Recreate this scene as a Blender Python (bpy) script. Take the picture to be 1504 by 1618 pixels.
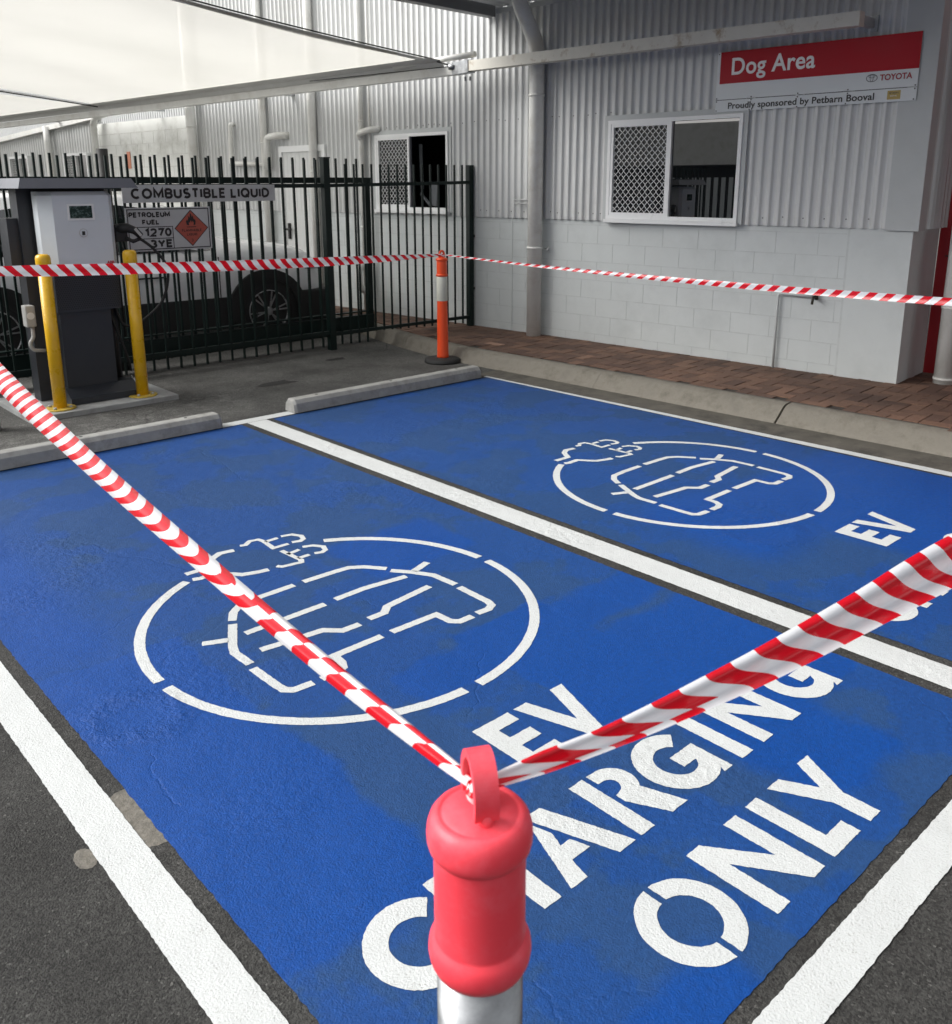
import bpy, bmesh, math, random
from mathutils import Vector, Matrix
from mathutils.geometry import tessellate_polygon
R = math.radians
random.seed(7)
S = bpy.context.scene
for o in list(bpy.data.objects): bpy.data.objects.remove(o)

# ---------------------------------------------------------------- camera, sky, sun, exposure
cam_d = bpy.data.cameras.new("camera"); cam = bpy.data.objects.new("camera", cam_d)
S.collection.objects.link(cam); S.camera = cam
YAW, PITCH, ROLL, F = 0.740575883, 0.251090845, -0.00276251, 1429.86
fwd = Vector((math.sin(YAW)*math.cos(PITCH), math.cos(YAW)*math.cos(PITCH), -math.sin(PITCH)))
rt = Vector((math.cos(YAW), -math.sin(YAW), 0)); up = rt.cross(fwd)
r2 = rt*math.cos(ROLL)+up*math.sin(ROLL); u2 = -rt*math.sin(ROLL)+up*math.cos(ROLL)
m = Matrix((r2, u2, -fwd)).transposed().to_4x4(); m.translation = (0, 0, 1.75)
cam.matrix_world = m
cam_d.sensor_fit = 'HORIZONTAL'; cam_d.sensor_width = 36; cam_d.lens = 36*F/1504
cam_d.shift_x = 0.0; cam_d.shift_y = -(809-657.18)/1504
cam_d.clip_start = .05; cam_d.clip_end = 500
cam_d.dof.use_dof = True; cam_d.dof.focus_distance = 3.6; cam_d.dof.aperture_fstop = 11

SUN_EL, SUN_AZ = 40, -50     # azimuth measured from +Y towards +X
w = bpy.data.worlds.new("World"); S.world = w; w.use_nodes = True
nt = w.node_tree; nt.nodes.clear()
sky = nt.nodes.new('ShaderNodeTexSky'); sky.sky_type = 'NISHITA'; sky.sun_disc = False
sky.sun_elevation = R(SUN_EL); sky.sun_rotation = R(SUN_AZ); sky.dust_density = 4; sky.air_density = 1.0; sky.ozone_density = 1
hs = nt.nodes.new('ShaderNodeHueSaturation'); hs.inputs['Saturation'].default_value = .12
bg = nt.nodes.new('ShaderNodeBackground'); bg.inputs[1].default_value = 0.11
wo = nt.nodes.new('ShaderNodeOutputWorld')
nt.links.new(sky.outputs[0], hs.inputs['Color']); nt.links.new(hs.outputs[0], bg.inputs[0]); nt.links.new(bg.outputs[0], wo.inputs[0])
sd = bpy.data.lights.new("sun", 'SUN'); sd.energy = 1.5; sd.angle = R(40); sd.color = (1, .97, .93)
so = bpy.data.objects.new("sun", sd); S.collection.objects.link(so)
sv = Vector((math.sin(R(SUN_AZ))*math.cos(R(SUN_EL)), math.cos(R(SUN_AZ))*math.cos(R(SUN_EL)), math.sin(R(SUN_EL))))
so.rotation_euler = sv.to_track_quat('Z', 'Y').to_euler(); so.location = (-5, 5, 12)
S.view_settings.view_transform = 'Standard'; S.view_settings.look = 'None'
S.view_settings.gamma = 1; S.view_settings.exposure = 1.02

# ---------------------------------------------------------------- materials
def node(nt, t, **k):
    n = nt.nodes.new(t)
    for a, b in k.items():
        if a.startswith('_'): setattr(n, a[1:], b)
        else: n.inputs[a].default_value = b
    return n
def col(c): return (c[0], c[1], c[2], 1)
MATS = {}
def mat(name, c, rough=.6, metal=0, var=.12, vscale=6, bump=0, bscale=80, c2=None, c2scale=2.5, c2lo=.5, c2hi=.65, spec=.5, coat=0, bump2=0, b2scale=8, det=4):
    if name in MATS: return MATS[name]
    M = bpy.data.materials.new(name); M.use_nodes = True; t = M.node_tree; t.nodes.clear()
    out = t.nodes.new('ShaderNodeOutputMaterial'); p = t.nodes.new('ShaderNodeBsdfPrincipled')
    t.links.new(p.outputs[0], out.inputs[0])
    p.inputs['Metallic'].default_value = metal; p.inputs['Specular IOR Level'].default_value = spec
    p.inputs['Coat Weight'].default_value = coat
    tc = t.nodes.new('ShaderNodeTexCoord'); P = tc.outputs['Object']
    n1 = node(t, 'ShaderNodeTexNoise', Scale=vscale, Detail=5.0, Roughness=.6); t.links.new(P, n1.inputs['Vector'])
    mr = node(t, 'ShaderNodeMapRange'); mr.inputs[1].default_value = .3; mr.inputs[2].default_value = .7
    mr.inputs[3].default_value = 1-var; mr.inputs[4].default_value = 1+var; t.links.new(n1.outputs[0], mr.inputs[0])
    base = None
    if c2:
        n2 = node(t, 'ShaderNodeTexNoise', Scale=c2scale, Detail=8.0, Roughness=.7); t.links.new(P, n2.inputs['Vector'])
        m2 = node(t, 'ShaderNodeMapRange'); m2.inputs[1].default_value = c2lo; m2.inputs[2].default_value = c2hi; t.links.new(n2.outputs[0], m2.inputs[0])
        mx = node(t, 'ShaderNodeMix', _data_type='RGBA'); mx.inputs[6].default_value = col(c); mx.inputs[7].default_value = col(c2)
        t.links.new(m2.outputs[0], mx.inputs[0]); base = mx.outputs[2]
    vm = node(t, 'ShaderNodeVectorMath', _operation='SCALE')
    if base: t.links.new(base, vm.inputs[0])
    else: vm.inputs[0].default_value = c
    t.links.new(mr.outputs[0], vm.inputs['Scale']); t.links.new(vm.outputs[0], p.inputs['Base Color'])
    rr = node(t, 'ShaderNodeMapRange'); rr.inputs[1].default_value = .3; rr.inputs[2].default_value = .7
    rr.inputs[3].default_value = max(.02, rough-.08); rr.inputs[4].default_value = min(1, rough+.08)
    t.links.new(n1.outputs[0], rr.inputs[0]); t.links.new(rr.outputs[0], p.inputs['Roughness'])
    last = None
    for (b, s, d) in ((bump2, b2scale, 5), (bump, bscale, det)):
        if b:
            nb = node(t, 'ShaderNodeTexNoise', Scale=float(s), Detail=float(d), Roughness=.6); t.links.new(P, nb.inputs['Vector'])
            bn = node(t, 'ShaderNodeBump', Strength=1.0, Distance=b); t.links.new(nb.outputs[0], bn.inputs['Height'])
            if last: t.links.new(last, bn.inputs['Normal'])
            last = bn.outputs[0]
    if last: t.links.new(last, p.inputs['Normal'])
    MATS[name] = M; return M

def mth(t, op, a, b=None, c=None, clamp=False):
    n = t.nodes.new('ShaderNodeMath'); n.operation = op; n.use_clamp = clamp
    for i, v in enumerate((a, b, c)):
        if v is None: continue
        if hasattr(v, 'links'): t.links.new(v, n.inputs[i])
        else: n.inputs[i].default_value = v
    return n.outputs[0]
def rect_mask(t, X, Y, x0, x1, y0, y1, s=.03):
    def ss(v, a, inv):
        n = node(t, 'ShaderNodeMapRange', _interpolation_type='SMOOTHSTEP'); t.links.new(v, n.inputs[0])
        n.inputs[1].default_value = a-s; n.inputs[2].default_value = a+s
        n.inputs[3].default_value = 1 if inv else 0; n.inputs[4].default_value = 0 if inv else 1
        return n.outputs[0]
    return mth(t, 'MULTIPLY', mth(t, 'MULTIPLY', ss(X, x0, False), ss(X, x1, True)), mth(t, 'MULTIPLY', ss(Y, y0, False), ss(Y, y1, True)))

def ground_relief(t, P, X, Y, fine, fscale):
    """aggregate grain + patched, cracked old asphalt relief shared by asphalt and the paint on it"""
    h1 = node(t, 'ShaderNodeTexNoise', Scale=fscale, Detail=3.0, Roughness=.55); t.links.new(P, h1.inputs['Vector'])
    b1 = node(t, 'ShaderNodeBump', Strength=1.0, Distance=fine); t.links.new(h1.outputs[0], b1.inputs['Height'])
    # rough lumpy areas, by large mask
    msk = node(t, 'ShaderNodeTexNoise', Scale=1.1, Detail=2.0); t.links.new(P, msk.inputs['Vector'])
    mm = node(t, 'ShaderNodeMapRange'); mm.inputs[1].default_value = .5; mm.inputs[2].default_value = .66; t.links.new(msk.outputs[0], mm.inputs[0])
    def ring(cx, cy, r, wd):
        d = mth(t, 'SQRT', mth(t, 'ADD', mth(t, 'POWER', mth(t, 'SUBTRACT', X, cx), 2), mth(t, 'POWER', mth(t, 'SUBTRACT', Y, cy), 2)))
        wn = node(t, 'ShaderNodeTexNoise', Scale=7.0, Detail=3.0); t.links.new(P, wn.inputs['Vector'])
        d = mth(t, 'ADD', d, mth(t, 'MULTIPLY', mth(t, 'SUBTRACT', wn.outputs[0], .5), .12))
        return mth(t, 'SUBTRACT', 1.0, mth(t, 'DIVIDE', mth(t, 'ABSOLUTE', mth(t, 'SUBTRACT', d, r)), wd), clamp=True)
    r1 = ring(.99, 2.80, .13, .12); r2_ = ring(1.0, 4.35, .34, .28); r3 = ring(4.05, 2.25, .18, .1)
    area = mth(t, 'MAXIMUM', mth(t, 'MULTIPLY', mm.outputs[0], .55), mth(t, 'MAXIMUM', r1, mth(t, 'MAXIMUM', mth(t, 'MULTIPLY', r2_, .8), mth(t, 'MULTIPLY', r3, .7))))
    h2 = node(t, 'ShaderNodeTexNoise', Scale=26.0, Detail=5.0, Roughness=.65); t.links.new(P, h2.inputs['Vector'])
    b2 = node(t, 'ShaderNodeBump', Strength=1.0, Distance=.014); t.links.new(mth(t, 'MULTIPLY', h2.outputs[0], area), b2.inputs['Height']); t.links.new(b1.outputs[0], b2.inputs['Normal'])
    # ring lip of an old patch
    d = mth(t, 'SQRT', mth(t, 'ADD', mth(t, 'POWER', mth(t, 'SUBTRACT', X, .79), 2), mth(t, 'POWER', mth(t, 'SUBTRACT', Y, 2.29), 2)))
    lip = mth(t, 'GREATER_THAN', d, .19)
    b3 = node(t, 'ShaderNodeBump', Strength=.8, Distance=.004); t.links.new(lip, b3.inputs['Height']); t.links.new(b2.outputs[0], b3.inputs['Normal'])
    # wandering cracks
    wv = node(t, 'ShaderNodeTexNoise', Scale=2.2, Detail=5.0, Roughness=.65); t.links.new(P, wv.inputs['Vector'])
    vm = node(t, 'ShaderNodeVectorMath', _operation='MULTIPLY_ADD'); t.links.new(wv.outputs[1], vm.inputs[0]); vm.inputs[1].default_value = (.28, .28, 0); t.links.new(P, vm.inputs[2])
    vo = node(t, 'ShaderNodeTexVoronoi', _feature='DISTANCE_TO_EDGE', Scale=.75); t.links.new(vm.outputs[0], vo.inputs['Vector'])
    m4 = node(t, 'ShaderNodeTexNoise', Scale=.9, Detail=1.0); t.links.new(P, m4.inputs['Vector'])
    ck = mth(t, 'MULTIPLY', mth(t, 'SUBTRACT', 1.0, mth(t, 'DIVIDE', vo.outputs[0], .005), clamp=True), mth(t, 'GREATER_THAN', m4.outputs[0], .5))
    b4 = node(t, 'ShaderNodeBump', Strength=.4, Distance=-.003); t.links.new(ck, b4.inputs['Height']); t.links.new(b3.outputs[0], b4.inputs['Normal'])
    b5n = node(t, 'ShaderNodeTexNoise', Scale=3.0, Detail=3.0); t.links.new(P, b5n.inputs['Vector'])
    b5 = node(t, 'ShaderNodeBump', Strength=1.0, Distance=.014); t.links.new(b5n.outputs[0], b5.inputs['Height']); t.links.new(b4.outputs[0], b5.inputs['Normal'])
    return b5.outputs[0], ck, area

def ground_mat(name, kind):
    M = bpy.data.materials.new(name); M.use_nodes = True; t = M.node_tree; t.nodes.clear()
    out = t.nodes.new('ShaderNodeOutputMaterial'); p = t.nodes.new('ShaderNodeBsdfPrincipled'); t.links.new(p.outputs[0], out.inputs[0])
    tc = t.nodes.new('ShaderNodeTexCoord'); P = tc.outputs['Object']
    sx = t.nodes.new('ShaderNodeSeparateXYZ'); t.links.new(P, sx.inputs[0]); X, Y = sx.outputs[0], sx.outputs[1]
    fine, fs = {'asphalt': (.006, 170.0), 'blue': (.0026, 190.0), 'white': (.0026, 180.0)}[kind]
    nrm, ck, area = ground_relief(t, P, X, Y, fine, fs)
    t.links.new(nrm, p.inputs['Normal'])
    if kind == 'asphalt':
        v = node(t, 'ShaderNodeTexVoronoi', Scale=170.0); t.links.new(P, v.inputs['Vector'])
        sp = node(t, 'ShaderNodeSeparateColor'); t.links.new(v.outputs['Color'], sp.inputs[0])
        n1 = node(t, 'ShaderNodeTexNoise', Scale=1.6, Detail=7.0, Roughness=.65); t.links.new(P, n1.inputs['Vector'])
        a = mth(t, 'MULTIPLY_ADD', sp.outputs[0], .032, .015)
        a = mth(t, 'ADD', a, mth(t, 'MULTIPLY', mth(t, 'GREATER_THAN', sp.outputs[1], .985), .045))
        n1r = node(t, 'ShaderNodeMapRange'); n1r.inputs[1].default_value = .3; n1r.inputs[2].default_value = .72; n1r.inputs[3].default_value = .6; n1r.inputs[4].default_value = 1.7; t.links.new(n1.outputs[0], n1r.inputs[0])
        a = mth(t, 'MULTIPLY', a, n1r.outputs[0])
        # paler asphalt towards the gate
        g = node(t, 'ShaderNodeMapRange', _interpolation_type='SMOOTHSTEP'); t.links.new(Y, g.inputs[0]); g.inputs[1].default_value = 6.1; g.inputs[2].default_value = 6.4; g.inputs[3].default_value = 1; g.inputs[4].default_value = 2.5
        a = mth(t, 'MULTIPLY', a, g.outputs[0]); a = mth(t, 'MULTIPLY', a, mth(t, 'SUBTRACT', 1.0, mth(t, 'MULTIPLY', ck, .7)))
        dn = node(t, 'ShaderNodeTexNoise', Scale=5.0, Detail=8.0, Roughness=.8); t.links.new(P, dn.inputs['Vector'])
        dust = mth(t, 'MULTIPLY', mth(t, 'MULTIPLY', rect_mask(t, X, Y, 1.3, 3.6, 6.4, 7.25, .25), mth(t, 'SUBTRACT', mth(t, 'MULTIPLY', dn.outputs[0], 4.0), 2.0, clamp=True)), .16)
        a = mth(t, 'ADD', a, dust)
        cc = t.nodes.new('ShaderNodeCombineColor'); t.links.new(a, cc.inputs[0]); t.links.new(mth(t, 'MULTIPLY', a, .99), cc.inputs[1]); t.links.new(mth(t, 'MULTIPLY', a, .93), cc.inputs[2])
        t.links.new(cc.outputs[0], p.inputs['Base Color']); p.inputs['Roughness'].default_value = .82; p.inputs['Specular IOR Level'].default_value = .35
    elif kind == 'blue':
        # second-coat strips: glossier, more saturated paint
        wn = node(t, 'ShaderNodeTexNoise', Scale=5.0, Detail=4.0); t.links.new(P, wn.inputs['Vector'])
        wob = mth(t, 'MULTIPLY', mth(t, 'SUBTRACT', wn.outputs[0], .5), .16)
        Xw, Yw = mth(t, 'ADD', X, wob), mth(t, 'ADD', Y, mth(t, 'MULTIPLY', wob, -1.0))
        ms = [rect_mask(t, Xw, Yw, *r_) for r_ in ((.6, 1.33, 1.5, 3.25, .02), (2.12, 2.62, 1.55, 2.5, .012), (2.55, 3.4, 1.3, 2.1, .03), (1.75, 3.2, 2.15, 2.42, .03),
              (2.28, 2.75, .95, 1.5, .05), (3.7, 4.4, 2.0, 2.9, .15), (4.3, 5.7, 1.5, 2.75, .1), (.6, 1.2, 3.2, 5.1, .2), (2.25, 2.9, 3.1, 3.6, .04), (1.15, 1.6, .7, .95, .05))]
        mk = ms[0]
        for q in ms[1:]: mk = mth(t, 'MAXIMUM', mk, q)
        n2 = node(t, 'ShaderNodeTexNoise', Scale=1.8, Detail=5.0, Roughness=.6); t.links.new(P, n2.inputs['Vector'])
        m2 = node(t, 'ShaderNodeMapRange'); m2.inputs[1].default_value = .485; m2.inputs[2].default_value = .52; t.links.new(n2.outputs[0], m2.inputs[0])
        mk = mth(t, 'MAXIMUM', mk, mth(t, 'MULTIPLY', m2.outputs[0], .55))
        mx = node(t, 'ShaderNodeMix', _data_type='RGBA'); mx.inputs[6].default_value = (.012, .052, .160, 1); mx.inputs[7].default_value = (.002, .050, .235, 1)
        t.links.new(mk, mx.inputs[0])
        n3 = node(t, 'ShaderNodeTexNoise', Scale=60.0, Detail=3.0); t.links.new(P, n3.inputs['Vector'])
        vm = node(t, 'ShaderNodeVectorMath', _operation='SCALE'); t.links.new(mx.outputs[2], vm.inputs[0])
        t.links.new(mth(t, 'MULTIPLY_ADD', n3.outputs[0], .7, .65), vm.inputs['Scale']); t.links.new(vm.outputs[0], p.inputs['Base Color'])
        t.links.new(mth(t, 'SUBTRACT', .66, mth(t, 'MULTIPLY', mk, .16)), p.inputs['Roughness']); p.inputs['Specular IOR Level'].default_value = .28
    else:
        n3 = node(t, 'ShaderNodeTexNoise', Scale=14.0, Detail=8.0, Roughness=.75); t.links.new(P, n3.inputs['Vector'])
        n4 = node(t, 'ShaderNodeTexNoise', Scale=1.7, Detail=2.0); t.links.new(P, n4.inputs['Vector'])
        g = node(t, 'ShaderNodeMapRange'); g.inputs[1].default_value = .62; g.inputs[2].default_value = .72; t.links.new(n3.outputs[0], g.inputs[0])
        g2 = node(t, 'ShaderNodeMapRange'); g2.inputs[1].default_value = .48; g2.inputs[2].default_value = .6; t.links.new(n4.outputs[0], g2.inputs[0])
        k = mth(t, 'MULTIPLY', g.outputs[0], mth(t, 'MULTIPLY_ADD', g2.outputs[0], .5, .12))
        n5 = node(t, 'ShaderNodeTexNoise', Scale=170.0, Detail=2.0); t.links.new(P, n5.inputs['Vector'])
        pit = node(t, 'ShaderNodeMapRange'); pit.inputs[1].default_value = .60; pit.inputs[2].default_value = .70; t.links.new(n5.outputs[0], pit.inputs[0])
        n6 = node(t, 'ShaderNodeTexNoise', Scale=3.5, Detail=4.0); t.links.new(P, n6.inputs['Vector'])
        k = mth(t, 'MAXIMUM', k, mth(t, 'MULTIPLY', pit.outputs[0], mth(t, 'MULTIPLY', n6.outputs[0], .9)))
        mx = node(t, 'ShaderNodeMix', _data_type='RGBA'); mx.inputs[6].default_value = (.54, .56, .555, 1); mx.inputs[7].default_value = (.30, .30, .285, 1)
        t.links.new(k, mx.inputs[0]); t.links.new(mx.outputs[2], p.inputs['Base Color']); p.inputs['Roughness'].default_value = .6
    return M
m_asph, m_blue, m_white = ground_mat('asphalt', 'asphalt'), ground_mat('blue_road_paint', 'blue'), ground_mat('white_road_paint', 'white')

m_clad = mat('painted_corrugated_steel', (.58, .59, .585), .40, 0, .03, 1.2, c2=(.53, .535, .525), c2scale=.8)
m_block = mat('painted_blockwork', (.56, .59, .585), .62, 0, .04, 1.5, bump=.0012, bscale=120, c2=(.50, .53, .525), c2scale=1.7, c2lo=.48, c2hi=.7)
m_joint = mat('block_joint', (.50, .527, .522), .75, 0, .1, 8)
m_trim = mat('grey_trim', (.45, .47, .47), .45, 0, .05, 4)
m_pipe = mat('white_painted_pvc', (.70, .70, .67), .38, 0, .05, 5, c2=(.60, .59, .55), c2scale=3)
m_alu = mat('white_aluminium', (.76, .77, .77), .32, 0, .03, 4)
m_mesh = mat('security_grille_wire', (.66, .67, .67), .4, 0, .05)
def glass_mat(name, c, ior):
    M = mat(name, c, .03, 0, 0, spec=.5); p = [n for n in M.node_tree.nodes if n.type == 'BSDF_PRINCIPLED'][0]; p.inputs['IOR'].default_value = ior; M.node_tree.links.remove(p.inputs['Roughness'].links[0]); p.inputs['Roughness'].default_value = 0; return M
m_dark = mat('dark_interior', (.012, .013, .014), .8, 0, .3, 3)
m_glass = glass_mat('dark_window_glass', (.006, .007, .008), 2.3)
m_green = mat('dark_green_powder_coat', (.004, .013, .011), .45, 0, .1, 9, spec=.3)
m_conc = mat('kerb_concrete', (.19, .175, .145), .86, 0, .25, 5, bump=.002, bscale=170, c2=(.10, .092, .074), c2scale=5, c2lo=.46, c2hi=.66, bump2=.01, b2scale=9)
m_gut = mat('gutter_concrete', (.085, .078, .064), .88, 0, .3, 7, bump=.002, bscale=150, c2=(.045, .042, .035), c2scale=4)
m_stop = mat('wheel_stop_concrete', (.30, .30, .285), .8, 0, .16, 8, bump=.0015, bscale=180, c2=(.19, .185, .17), c2scale=6, c2lo=.5, c2hi=.7)
m_slab = mat('pad_concrete', (.33, .34, .335), .82, 0, .15, 8, bump=.0015, bscale=160, c2=(.22, .22, .21))
m_patch = mat('patch_concrete', (.15, .14, .12), .9, 0, .35, 40, bump=.003, bscale=110, c2=(.12, .11, .09), c2scale=45)
m_beam = mat('rusting_white_beam', (.64, .62, .55), .5, 0, .06, 6, c2=(.27, .17, .08), c2scale=5, c2lo=.54, c2hi=.70)
m_galv = mat('galvanised_steel', (.30, .31, .32), .36, .9, .25, 25, c2=(.38, .39, .40), c2scale=9)
m_galvp = mat('galvanised_post', (.42, .43, .43), .5, .3, .12, 12)
m_yel = mat('yellow_enamel', (.76, .44, .010), .3, 0, .06, 9, coat=.3)
m_yeld = mat('worn_yellow', (.55, .38, .04), .6, 0, .2, 30, c2=(.28, .22, .08), c2scale=30)
m_cabw = mat('white_cabinet', (.60, .64, .67), .38, 0, .03, 5)
m_char = mat('charcoal_steel', (.020, .023, .029), .42, 0, .1, 6)
m_char2 = mat('charcoal_canopy', (.125, .13, .15), .45, 0, .06, 5)
m_blk = mat('black_rubber', (.012, .012, .012), .6, 0, .2, 20)
m_blkg = mat('black_base_rubber', (.022, .022, .022), .7, 0, .3, 30, bump=.001, bscale=200)
m_plug = mat('grey_plastic', (.42, .42, .40), .5, 0, .05)
m_org = mat('orange_plastic', (.86, .085, .018), .38, 0, .05, 10)
m_refl = mat('silver_reflective_sleeve', (.62, .62, .54), .35, 0, .05, 10)
m_car = mat('white_car_paint', (.84, .85, .86), .25, 0, .01, 3, coat=.6)
m_tyre = mat('tyre_rubber', (.010, .010, .011), .75, 0, .2, 30)
m_rim = mat('grey_alloy', (.34, .345, .35), .3, .6, .1, 10)
m_sign = mat('sign_enamel_white', (.66, .69, .70), .42, 0, .02, 3, spec=.3)
m_signg = mat('sign_reflective_grey', (.50, .51, .51), .35, 0, .07, 5)
m_red = mat('sign_red', (.40, .004, .016), .45, 0, .03, 3, spec=.22)
m_txtw = mat('lettering_white', (.76, .76, .76), .35, 0, .01)
m_txtk = mat('lettering_black', (.012, .012, .012), .4, 0, .05)
m_txtr = mat('lettering_red', (.30, .008, .022), .4, 0, .05)
m_dia = mat('faded_diamond', (.40, .085, .055), .4, 0, .06, 20)
m_gold = mat('gold_plate', (.42, .30, .07), .4, 0, .1, 20)
m_redd = mat('red_panel', (.30, .004, .010), .35, 0, .06, 4)
m_brass = mat('tarnished_brass', (.05, .045, .035), .45, .6, .2, 40)
m_lcd = mat('display_screen', (.012, .03, .026), .10, 0, .3, 20, c2=(.16, .23, .22), c2scale=22, c2lo=.48, c2hi=.6)
m_screw = mat('screw_heads', (.10, .10, .10), .5, .3, .1)
m_roof = mat('zincalume_underside', (.52, .53, .53), .38, .4, .08, 6)
m_fascia = mat('grey_fascia', (.17, .175, .18), .5, 0, .06)
m_white_wall = mat('pale_blockwork', (.70, .71, .68), .7, 0, .05, 2, bump=.001, bscale=100, c2=(.42, .42, .38), c2scale=1.2, c2lo=.5, c2hi=.72)
m_door = mat('pale_door', (.62, .63, .62), .4, 0, .03)

def paver_mat():
    M = bpy.data.materials.new('clay_paver'); M.use_nodes = True; t = M.node_tree; p = t.nodes['Principled BSDF']
    at = t.nodes.new('ShaderNodeAttribute'); at.attribute_name = 'tone'
    tc = t.nodes.new('ShaderNodeTexCoord')
    n = node(t, 'ShaderNodeTexNoise', Scale=40.0, Detail=6.0, Roughness=.7); t.links.new(tc.outputs['Object'], n.inputs['Vector'])
    n2 = node(t, 'ShaderNodeTexNoise', Scale=1.5, Detail=4.0); t.links.new(tc.outputs['Object'], n2.inputs['Vector'])
    cr = t.nodes.new('ShaderNodeValToRGB'); cr.color_ramp.elements[0].color = (.085, .048, .034, 1); cr.color_ramp.elements[1].color = (.28, .17, .12, 1)
    e = cr.color_ramp.elements.new(.8); e.color = (.17, .095, .062, 1)
    t.links.new(at.outputs['Fac'], cr.inputs[0])
    vm = node(t, 'ShaderNodeVectorMath', _operation='SCALE'); t.links.new(cr.outputs[0], vm.inputs[0])
    f = mth(t, 'MULTIPLY', mth(t, 'MULTIPLY_ADD', n.outputs[0], .9, .55), mth(t, 'MULTIPLY_ADD', n2.outputs[0], .9, .55))
    t.links.new(f, vm.inputs['Scale']); t.links.new(vm.outputs[0], p.inputs['Base Color'])
    p.inputs['Roughness'].default_value = .85
    b = node(t, 'ShaderNodeBump', Strength=1.0, Distance=.003); t.links.new(n.outputs[0], b.inputs['Height']); t.links.new(b.outputs[0], p.inputs['Normal'])
    return M
m_paver = paver_mat()
m_sand = mat('paver_joint_sand', (.035, .028, .022), .95, 0, .3, 30)

def tape_mat(name, period, slope, sig=0, par=0, fold=0, fu0=.3, fu1=.5, fv=.5):
    M = bpy.data.materials.new(name); M.use_nodes = True; t = M.node_tree; t.nodes.clear()
    out = t.nodes.new('ShaderNodeOutputMaterial'); p = t.nodes.new('ShaderNodeBsdfPrincipled')
    uv = t.nodes.new('ShaderNodeUVMap'); sx = t.nodes.new('ShaderNodeSeparateXYZ'); t.links.new(uv.outputs[0], sx.inputs[0])
    a = mth(t, 'ADD', mth(t, 'DIVIDE', sx.outputs[0], period), mth(t, 'MULTIPLY', sx.outputs[1], slope))
    v = sx.outputs[1]
    if sig: a = mth(t, 'ADD', a, mth(t, 'MULTIPLY', mth(t, 'SINE', mth(t, 'MULTIPLY', v, 6.2832)), sig))
    if par or fold:
        far = node(t, 'ShaderNodeMapRange', _interpolation_type='SMOOTHSTEP'); t.links.new(sx.outputs[0], far.inputs[0]); far.inputs[1].default_value = fu0; far.inputs[2].default_value = fu1
        pq = mth(t, 'MULTIPLY', mth(t, 'POWER', mth(t, 'SUBTRACT', mth(t, 'MULTIPLY', v, 2.0), 1.0), 2.0), par)
        fq = mth(t, 'MULTIPLY', mth(t, 'GREATER_THAN', v, fv), mth(t, 'MULTIPLY', mth(t, 'SUBTRACT', 1.0, far.outputs[0]), fold))
        a = mth(t, 'ADD', a, mth(t, 'ADD', mth(t, 'MULTIPLY', pq, far.outputs[0]), fq))
    fr = mth(t, 'FRACT', a); k = mth(t, 'GREATER_THAN', fr, .5)
    mx = node(t, 'ShaderNodeMix', _data_type='RGBA'); mx.inputs[6].default_value = (.78, .79, .81, 1); mx.inputs[7].default_value = (.68, .006, .018, 1)
    t.links.new(k, mx.inputs[0]); t.links.new(mx.outputs[2], p.inputs['Base Color'])
    p.inputs['Roughness'].default_value = .24; p.inputs['Specular IOR Level'].default_value = .5
    n = node(t, 'ShaderNodeTexNoise', Scale=14.0, Detail=3.0); tc = t.nodes.new('ShaderNodeTexCoord'); t.links.new(tc.outputs['Object'], n.inputs['Vector'])
    b = node(t, 'ShaderNodeBump', Strength=.5, Distance=.006); t.links.new(n.outputs[0], b.inputs['Height']); t.links.new(b.outputs[0], p.inputs['Normal'])
    tr = t.nodes.new('ShaderNodeBsdfTranslucent'); t.links.new(mx.outputs[2], tr.inputs[0])
    ms = t.nodes.new('ShaderNodeMixShader'); ms.inputs[0].default_value = .22
    t.links.new(p.outputs[0], ms.inputs[1]); t.links.new(tr.outputs[0], ms.inputs[2]); t.links.new(ms.outputs[0], out.inputs[0])
    return M
def sail_mat():
    M = bpy.data.materials.new('translucent_membrane'); M.use_nodes = True; t = M.node_tree; t.nodes.clear()
    out = t.nodes.new('ShaderNodeOutputMaterial')
    tc = t.nodes.new('ShaderNodeTexCoord'); n = node(t, 'ShaderNodeTexNoise', Scale=.5, Detail=3.0); t.links.new(tc.outputs['Object'], n.inputs['Vector'])
    mx = node(t, 'ShaderNodeMix', _data_type='RGBA'); mx.inputs[6].default_value = (.66, .65, .60, 1); mx.inputs[7].default_value = (.80, .785, .735, 1)
    uvn = t.nodes.new('ShaderNodeUVMap'); sx = t.nodes.new('ShaderNodeSeparateXYZ'); t.links.new(uvn.outputs[0], sx.inputs[0])
    t.links.new(n.outputs[0], mx.inputs[0])
    d = t.nodes.new('ShaderNodeBsdfDiffuse'); tr = t.nodes.new('ShaderNodeBsdfTranslucent')
    t.links.new(mx.outputs[2], d.inputs[0]); t.links.new(mx.outputs[2], tr.inputs[0])
    ms = t.nodes.new('ShaderNodeMixShader'); ms.inputs[0].default_value = .66
    t.links.new(d.outputs[0], ms.inputs[1]); t.links.new(tr.outputs[0], ms.inputs[2])
    tp_ = t.nodes.new('ShaderNodeBsdfTransparent'); m3 = t.nodes.new('ShaderNodeMixShader'); m3.inputs[0].default_value = .12
    t.links.new(ms.outputs[0], m3.inputs[1]); t.links.new(tp_.outputs[0], m3.inputs[2]); t.links.new(m3.outputs[0], out.inputs[0])
    return M
m_sail = sail_mat()
m_hem = mat('membrane_hem', (.68, .68, .66), .6, 0, .05)
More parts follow.
